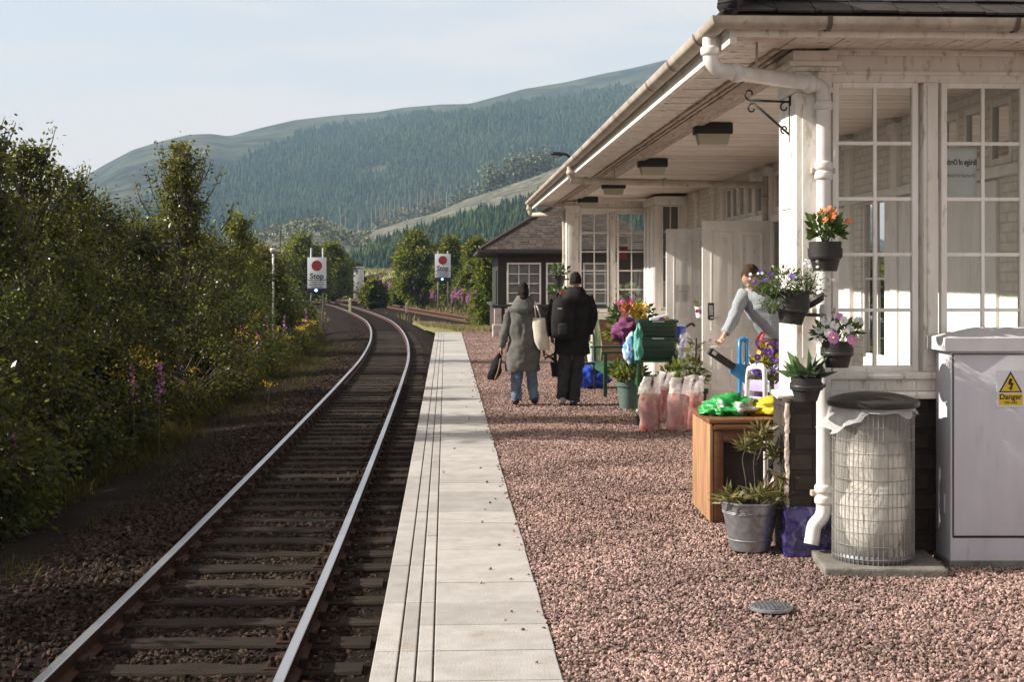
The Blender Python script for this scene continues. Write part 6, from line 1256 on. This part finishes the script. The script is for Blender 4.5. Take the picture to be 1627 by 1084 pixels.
# ------------------------------------------------------------------ lineside signs and posts
def stop_sign(label, px0, px1, pyt, pyb, D, top, base_py, hide_left=False):
    c = P((px0+px1)/2, 0, D); z0, z1 = P(0,pyb,D).z, P(0,pyt,D).z; w = (px1-px0)/2*D/F; zg = -1.15
    T = thing('stop_sign', label, 'stop sign', (c.x,D,zg), 0, 'stop boards at the end of the platform')
    for s in (-.62,.62): q = MB(); q.tube([(c.x+s*w,D+.06,zg),(c.x+s*w,D+.06,P(0,top,D).z)], .055, 8); q.build('post', steel, T, True)
    q = MB(); q.bbox((c.x-w,D-.02,z0),(c.x+w,D+.02,z1),.01); bd = q.build('board', signw, T, SH); hh = z1-z0
    q = MB(); q.lathe([(w*.56,0),(w*.56,.012),(0,.012)], (c.x,D-.021,z1-hh*.27), 36, Matrix.Rotation(R(90),3,'X')); q.build('red_disc', redm, bd)
    text_mesh('Stop', w*.84, blackm, facing((c.x,D-.03,z1-hh*.615)), bd, 'sign_lettering', .004, bold=w*.02, xs=.95)
    q = MB(); q.box((c.x-w*.97,D-.026,z1-hh*.745),(c.x+w*.97,D-.0205,z1-hh*.725)); q.build('dividing_line', blackm, bd)
    for k, s in enumerate(('Obtain token','and permission','to proceed')): text_mesh(s, w*.3, blackm, facing((c.x,D-.03,z1-hh*(.795+.08*k))), bd, 'sign_lettering', .003, xs=.9)
    zl = z0-.0; q = MB(); q.bbox((c.x-w,D-.15,zl-.42*w*1.1),(c.x+w,D+.05,zl-.002),.02); lb = q.build('lamp_box', blackm, T, SH)
    q = MB(); q.blob((c.x-(0.05*w),D-.16,zl-.22*w),(.09,.05,.09),2,0,1); q.build('blue_lamp', emitmat('blue_lamp_'+str(int(D)), (.16,.42,1.), 4.), lb, True)
stop_sign('railway stop board with red disc close to the bushes left of the line', 488.5, 518.5, 409, 458, 88., 394, 500); stop_sign('more distant stop board with red disc on two posts right of the line', 691, 716, 403.5, 441, 118., 399, 490)
T = thing('platform_lamp', 'white post with a small round lamp rising out of the bushes', 'lamp post', (P(434,0,49.2).x,49.2,-1.0)); q = MB(); q.tube([(0,0,0),(0,0,P(0,397,49.2).z+1.0)], [.045,.035], 10); q.build('post', paper, T, True, world=False); q = MB(); q.lathe([(.02,-.16),(.1,-.1),(.12,.01),(.09,.06),(0,.08)], (0,0,P(0,397,49.2).z+1.0), 16); q.build('lamp_head', steel, T, True, world=False)
T = thing('telegraph_pole', 'distant telegraph pole with a crossarm above the trees', 'telegraph pole', (P(445,0,160).x,160,-1)); zt = P(0,366,160).z+1; q = MB(); q.tube([(0,0,0),(0,0,zt)], [.14,.1], 8); q.build('pole', barkm, T, True, world=False); q = MB(); q.bbox((-.95,-.06,zt-.65),(.95,.06,zt-.5),.01); q.build('crossarm', mat('grey_wood', (.4,.42,.42), .8), T, world=False)
for s in (-.85,-.55,.55,.85): q = MB(); q.lathe([(.05,0),(.06,.1),(.03,.2),(0,.21)], (s,0,zt-.5), 8); q.build('insulator', paper, T, True, world=False)
T = thing('relay_cabinet', 'white lineside cabinet among the flowers beyond the curve', 'cabinet', (P(570,0,165).x,165,-.6)); z1 = P(0,424,165).z+.6; q = MB(); q.bbox((-.55,-.4,0),(.55,.4,z1-.15),.03); q.build('body', paper, T, SH, world=False); q = MB(); q.bbox((-.65,-.5,z1-.15),(.65,.5,z1),.04); q.build('lid', signw, T, SH, world=False)
for px, D, m, lab, h in ((556,112,'c','pale yellow marker post beside the track in the middle of the curve',1.25),(646,112,'w','short wooden marker post in the grass near the loop line',.9)):
    mm = mat('marker_'+m, (.55,.55,.3) if m == 'c' else (.35,.32,.25), .7); q = MB(); q.bbox((-.09,-.06,0),(.09,.06,h),.02); q.add([(-.09,-.06,h),(.09,-.06,h),(.09,.06,h),(-.09,.06,h),(0,0,h+.1)], [(0,1,4),(1,2,4),(2,3,4),(3,0,4)]); o = q.build('marker_post', mm, None, world=False); o.location = (P(px,0,D).x, D, -1.1); tag(o, lab, 'post')
# ------------------------------------------------------------------ trees and plants on the left bank
def X(px, D): return (px-CX)*D/F
def zg(x, y): return gz(x, y)
def top_h(py, D, x): return P(0,py,D).z-zg(x,D)
spec = [ # px, D, top py, radius, clusters, per, leaf size, material, shoots, pointed, label
 (-60,17.5,150,1.55,170,340,.055,leafm,40,1,'tall bushy birch with wispy top shoots, furthest left'),
 (40,20.5,200,1.35,150,330,.055,leafm,34,1,'birch with loose upright shoots in front of the pale sky'),
 (98,22.5,240,1.35,130,300,.055,leafm,26,1,'birch with a thin ragged top sloping down to the gap in the trees'),
 (150,24.5,292,1.0,95,300,.075,leafd,10,0,'dense dark birch filling the gap below the sky'),
 (215,27,345,.9,80,280,.08,leafd,10,0,'dark rounded willow between the two taller birches'),
 (288,30,206,2.6,330,160,.058,leafm,50,1.7,'pointed birch standing above its neighbours against the hill'),
 (330,33,372,.9,80,270,.075,leafd,8,0,'broad dark bush right of the pointed birch'),
 (378,40,326,1.8,190,190,.08,leaff,26,1.2,'lighter birch with thin top, last before the signal bushes'),
 (412,50,392,1.2,80,260,.1,leafm,6,0,'dark round bush under the white lamp post'),
 (448,62,448,1.3,70,240,.11,leaff,4,0,'low leafy bush hiding the feet of the near stop board')]
for i, (px, D, py, r, nc, per, ls, m, shn, pt, lab) in enumerate(spec):
    x = X(px, D); tree('birch_tree' if shn > 12 else 'bush', lab, 'tree' if shn > 12 else 'bush', (x,D,zg(x,D)), top_h(py,D,x), r, nc, per, ls, m, .3 if pt else r*.3+.12, .1, shn, None, 30+i, 1.0, .09, point=pt, asp=.62 if m is leafm else .36)
# further birches beside the line, left of the picture, whose shade falls over the track
for i, (x, D, h, r) in enumerate(((-5.8,5.4,2.5,1.2),(-6.2,8.4,2.9,1.1),(-7.4,11.4,3.2,1.3),(-8.8,14.2,4.1,1.3),(-10.5,17.5,5.4,1.8),(-11.2,21.5,6.0,1.9),(-9.7,15.8,8.1,.8),(-10.0,17.4,8.4,.8))):
    tree('birch_tree', 'birch growing in the row beside the line, left of the first tree', 'tree', (x,D,zg(x,D)), h, r, 60, 120, .1, leafd, r*.32, .04, 8, 'birches shading the near track', 60+i)
# dark shrubs along the foot of the trees
random.seed(8)
for i, (px, D, py, r) in enumerate(((-40,15.5,600,.7),(60,19.5,560,.7),(150,23,545,.7),(230,27,530,.7),(310,32,520,.7),(375,40,505,.7),(425,52,495,.8),(468,72,482,1.0))):
    x = X(px, D); tree('shrub', ('low dark shrub at the foot of the birches by pixel row','shrub')[1]+' at the foot of the birches, '+('nearest the camera','second from the camera','third from the camera','under the pointed birch','under the lighter birch','short of the near stop board','at the near stop board','behind the near stop board')[i], 'shrub', (x,D,zg(x,D)), max(.6,top_h(py,D,x)), r, 46, 230, .06+D*.0006, leafd if i % 3 else leafm, .36, .02, 3, 'shrubs along the foot of the birches', 90+i, 1., .03)
# trees beyond the curve
far = [(418,150,394,2.6,leafd,'dark tree left of the telegraph pole'),(482,150,372,2.8,leaff,'broad round tree behind the near stop board'),(528,160,384,2.4,leaff,'round tree just right of the near stop board'),(566,186,418,1.2,leafd,'small dark tree beside the white cabinet'),
 (662,138,362,2.1,leaff,'tall full tree left of the distant stop board'),(694,150,388,1.8,leafd,'darker tree behind the distant stop board'),(716,135,376,1.5,leafl,'slim light tree right of the distant stop board'),(757,130,378,1.7,leaff,'leafy tree beside the signal building roof'),(738,150,400,1.8,leafm,'dark tree between the stop board and the signal building'),(594,132,446,1.1,leafm,'low dark bush in the flower bank'),(632,140,452,.8,leafl,'small pale bush at the foot of the tall full tree')]
for i, (px, D, py, r, m, lab) in enumerate(far):
    x = X(px, D); b = -.9 if D > 105 else zg(x,D); tree('broadleaf_tree', lab, 'tree', (x,D,gz(x,D)), top_h(py,D,x), r, 80, 240, .24, m, r*.3, .1, 4, 'trees beyond the curve', 120+i, .9, .2)
x = X(771,72); tree('bush', 'bright large leaved bush against the left wall of the signal building', 'bush', (x,72,-1.1), top_h(400,72,x), .55, 60, 150, .15, leafl, .3, .05, 4, None, 150, .8, .06)
# ------------------------------------------------------------------ undergrowth (nobody could count it)
def verge(n, y0, y1, xo0, xo1, zj=.0, yp=1.):
    y = y0+(y1-y0)*RN.random(n)**yp; lx = np.interp(y, [p.y for p in LINE1], [p.x for p in LINE1]); x = lx-3.05-(xo0+(xo1-xo0)*RN.random(n)); z = np.array([gz(a,b) for a,b in zip(x,y)]); return np.stack([x,y,z-.02],1)
parts = []
b = verge(30000, 6, 34, .0, 4.2); parts.append(blades(b, .42, .014)); b = verge(14000, 30, 70, .0, 4.); parts.append(blades(b, .5, .03)); b = verge(9000, 6, 26, -.3, 1.3); parts.append(blades(b, .28, .012, .6)); b = verge(16000, 7, 60, -1.75, .3, yp=1.2); b = b[[noise.noise(Vector((v[0]*.9,v[1]*.6,5))) > -.12 for v in b]]; b[:,2] = -1.06; parts.append(blades(b, .24, .013, .7))
V, Fq = cat(parts); o = np_mesh('grass', V, Fq, weedm, kind='stuff'); o['label'] = 'rank dark grass on the verge under the trees'
parts = []
c = verge(2000, 7, 66, .0, 2.6); 
for k in range(len(c)): n = int(40+RN.integers(0,50)); h = RN.uniform(.3,1.05); p = np.stack([RN.normal(size=n)*.14,RN.normal(size=n)*.14,RN.random(n)*h],1)+c[k]; parts.append(leaves(p, .07+.0009*c[k][1], .35, None, .3))
V, Fq = cat(parts); o = np_mesh('weeds', V, Fq, weedm, kind='stuff'); o['label'] = 'tall leafy weeds and nettles between the trees and the ballast'
parts = []
b = np.stack([RN.uniform(-9,8,22000), RN.uniform(47,88,22000), np.zeros(22000)],1); b = b[b[:,0] < np.interp(b[:,1], [p.y for p in LINE2], [p.x for p in LINE2])-2.]; lx = np.interp(b[:,1], [p.y for p in LINE1], [p.x for p in LINE1]); ok = (b[:,0] > lx+2.4) & (b[:,0] < lx+14); b = b[ok]; y0 = 6.17+43.5; b[:,2] = [ramp_z(v) for v in b[:,1]]; parts.append(blades(b, .16, .03, .7))
b = np.stack([RN.uniform(-60,30,26000), RN.uniform(92,240,26000), np.zeros(26000)],1); l1 = np.interp(b[:,1], [p.y for p in LINE1], [p.x for p in LINE1]); l2 = np.interp(b[:,1], [p.y for p in LINE2], [p.x for p in LINE2]); b = b[(abs(b[:,0]-l1) > 2.6) & (abs(b[:,0]-l2) > 2.3)]; b[:,2] = [gz(x,y) for x,y,_ in b]; parts.append(blades(b, .5, .12, .5))
V, Fq = cat(parts); o = np_mesh('dry_grass', V, Fq, drym, kind='stuff'); o['label'] = 'dry yellow grass past the end of the platform and along the loop line'
me_ = mat('meadow', (.16,.19,.05), .95, col2=(.2,.2,.07), scale=.09, lo=.35, hi=.65, detail=8.)
mq = MB(); nx_, ny_ = 40, 24
for j in range(ny_+1):
    for i in range(nx_+1): x = -150+i*6; y = 190+j*5; mq.v.append((x,y,gz(x,y)+.15+.25*noise.noise(Vector((x*.08,y*.08,4)))))
mq.f = [(j*(nx_+1)+i,j*(nx_+1)+i+1,(j+1)*(nx_+1)+i+1,(j+1)*(nx_+1)+i) for j in range(ny_) for i in range(nx_)]; mq.mi = [0]*len(mq.f); struct(mq.build('meadow', me_, smooth=True))
# ------------------------------------------------------------------ fireweed and ragwort
def spike(name, label, cat_, loc, h, m, group, nfl=70, leaf=.11, sz=.03, ragwort=False):
    T = thing(name, label, cat_, loc, 0, group); q = MB(); q.tube([(0,0,0),(.02,0,h*.5),(.05,.01,h)], [.008,.007,.002], 5, 3); q.build('stem', stemm, T, True, world=False)
    n = 44; z = RN.uniform(.08,.66,n)*h; a = RN.uniform(0,2*PI,n); d = np.stack([np.cos(a),np.sin(a),np.full(n,.35)],1); V, Fq = leaves(np.stack([z*0+.02,z*0,z],1), leaf, .2, d); np_mesh('foliage', V+np.array(T.location,np.float32), Fq, weedm, T)
    if ragwort: p = np.stack([RN.normal(size=nfl)*.09,RN.normal(size=nfl)*.09,h*.95+RN.normal(size=nfl)*.03],1)
    else: z = RN.uniform(.64,1.,nfl); a = RN.uniform(0,2*PI,nfl); rr = .05*(1.12-z)*2.4; p = np.stack([.04*z+np.cos(a)*rr,np.sin(a)*rr,z*h],1)
    V, Fq = leaves(p, sz, .8); np_mesh('blossom', V+np.array(T.location,np.float32), Fq, m, T); return T
n0 = spike('fireweed', 'tall pink fireweed standing alone at the left edge below the birches', 'wildflower', P(16,585,15.5), 1.25, pinkf, 'fireweed along the verge'); n0.location.z = gz(n0.location.x,15.5)
KM = kidmap(); random.seed(14)
def put(src, x, y, s, lab, z=None):
    o = copy_tree(src, None, KM); o.location = (x,y,(gz(x,y) if z is None else z)-.02); o.scale = (s,s,s*random.uniform(.9,1.15)); o.rotation_euler = (random.uniform(-.08,.08),random.uniform(-.08,.08),random.uniform(0,6)); o['label'] = lab; return o
for px, D, s, lab in ((252,22,1.15,'pink fireweed spike glowing against the dark trees'),(216,22,1.1,'small fireweed left of the glowing spike')):
    put(n0, X(px,D), D, s*1.25, lab)
for k in range(36):
    D = random.uniform(24,62); x = line_x(D)-3.1-random.uniform(.1,1.5); put(n0, x, D, random.uniform(.9,1.4), 'pink fireweed in the verge between the birches and the curving rails')
n1_ = spike('fireweed', 'pink fireweed in the sunny bank beyond the loop line', 'wildflower', (X(742,118),118,gz(X(742,118),118)), 1.75, pinkf, 'fireweed beyond the loop line', 64, .18, .085); KM = kidmap()
for k in range(150):
    px = random.choice([random.uniform(590,640),random.uniform(640,695),random.uniform(715,790),random.uniform(715,790),random.uniform(600,690)]); D = float(np.interp(px,[560,610,673,773],[168,142,113,86]))+random.uniform(6,34)+(14 if px < 700 else 0); x = X(px,D)
    if abs(x-line_x(D)) < 3 or abs(x-line_x(D,LINE2)) < 2.4: continue
    o = put(n1_, x, D, random.uniform(.75,1.2), 'pink fireweed in the sunny bank beyond the loop line'); o['group'] = 'fireweed beyond the loop line'
w0 = spike('ragwort', 'yellow ragwort in flower by the rails, short of the near stop board', 'wildflower', (X(425,28),28,gz(X(425,28),28)), .95, yelf, 'ragwort along the verge', 60, .1, .03, True); KM = kidmap()
for k in range(60):
    D = random.uniform(22,60); x = line_x(D)-3.1-random.uniform(.1,1.3); put(w0, x, D, random.uniform(1.0,1.7), 'yellow ragwort in the verge beside the ballast')
for k in range(18):
    px = random.uniform(535,650); D = float(np.interp(px,[530,560,610,673],[180,168,142,113]))+random.uniform(4,26); x = X(px,D)
    if abs(x-line_x(D)) < 3 or abs(x-line_x(D,LINE2)) < 2.6: continue
    o = put(w0, x, D, random.uniform(1.2,1.7), 'yellow ragwort in the sunny bank beyond the curve'); o['group'] = 'ragwort beyond the curve'
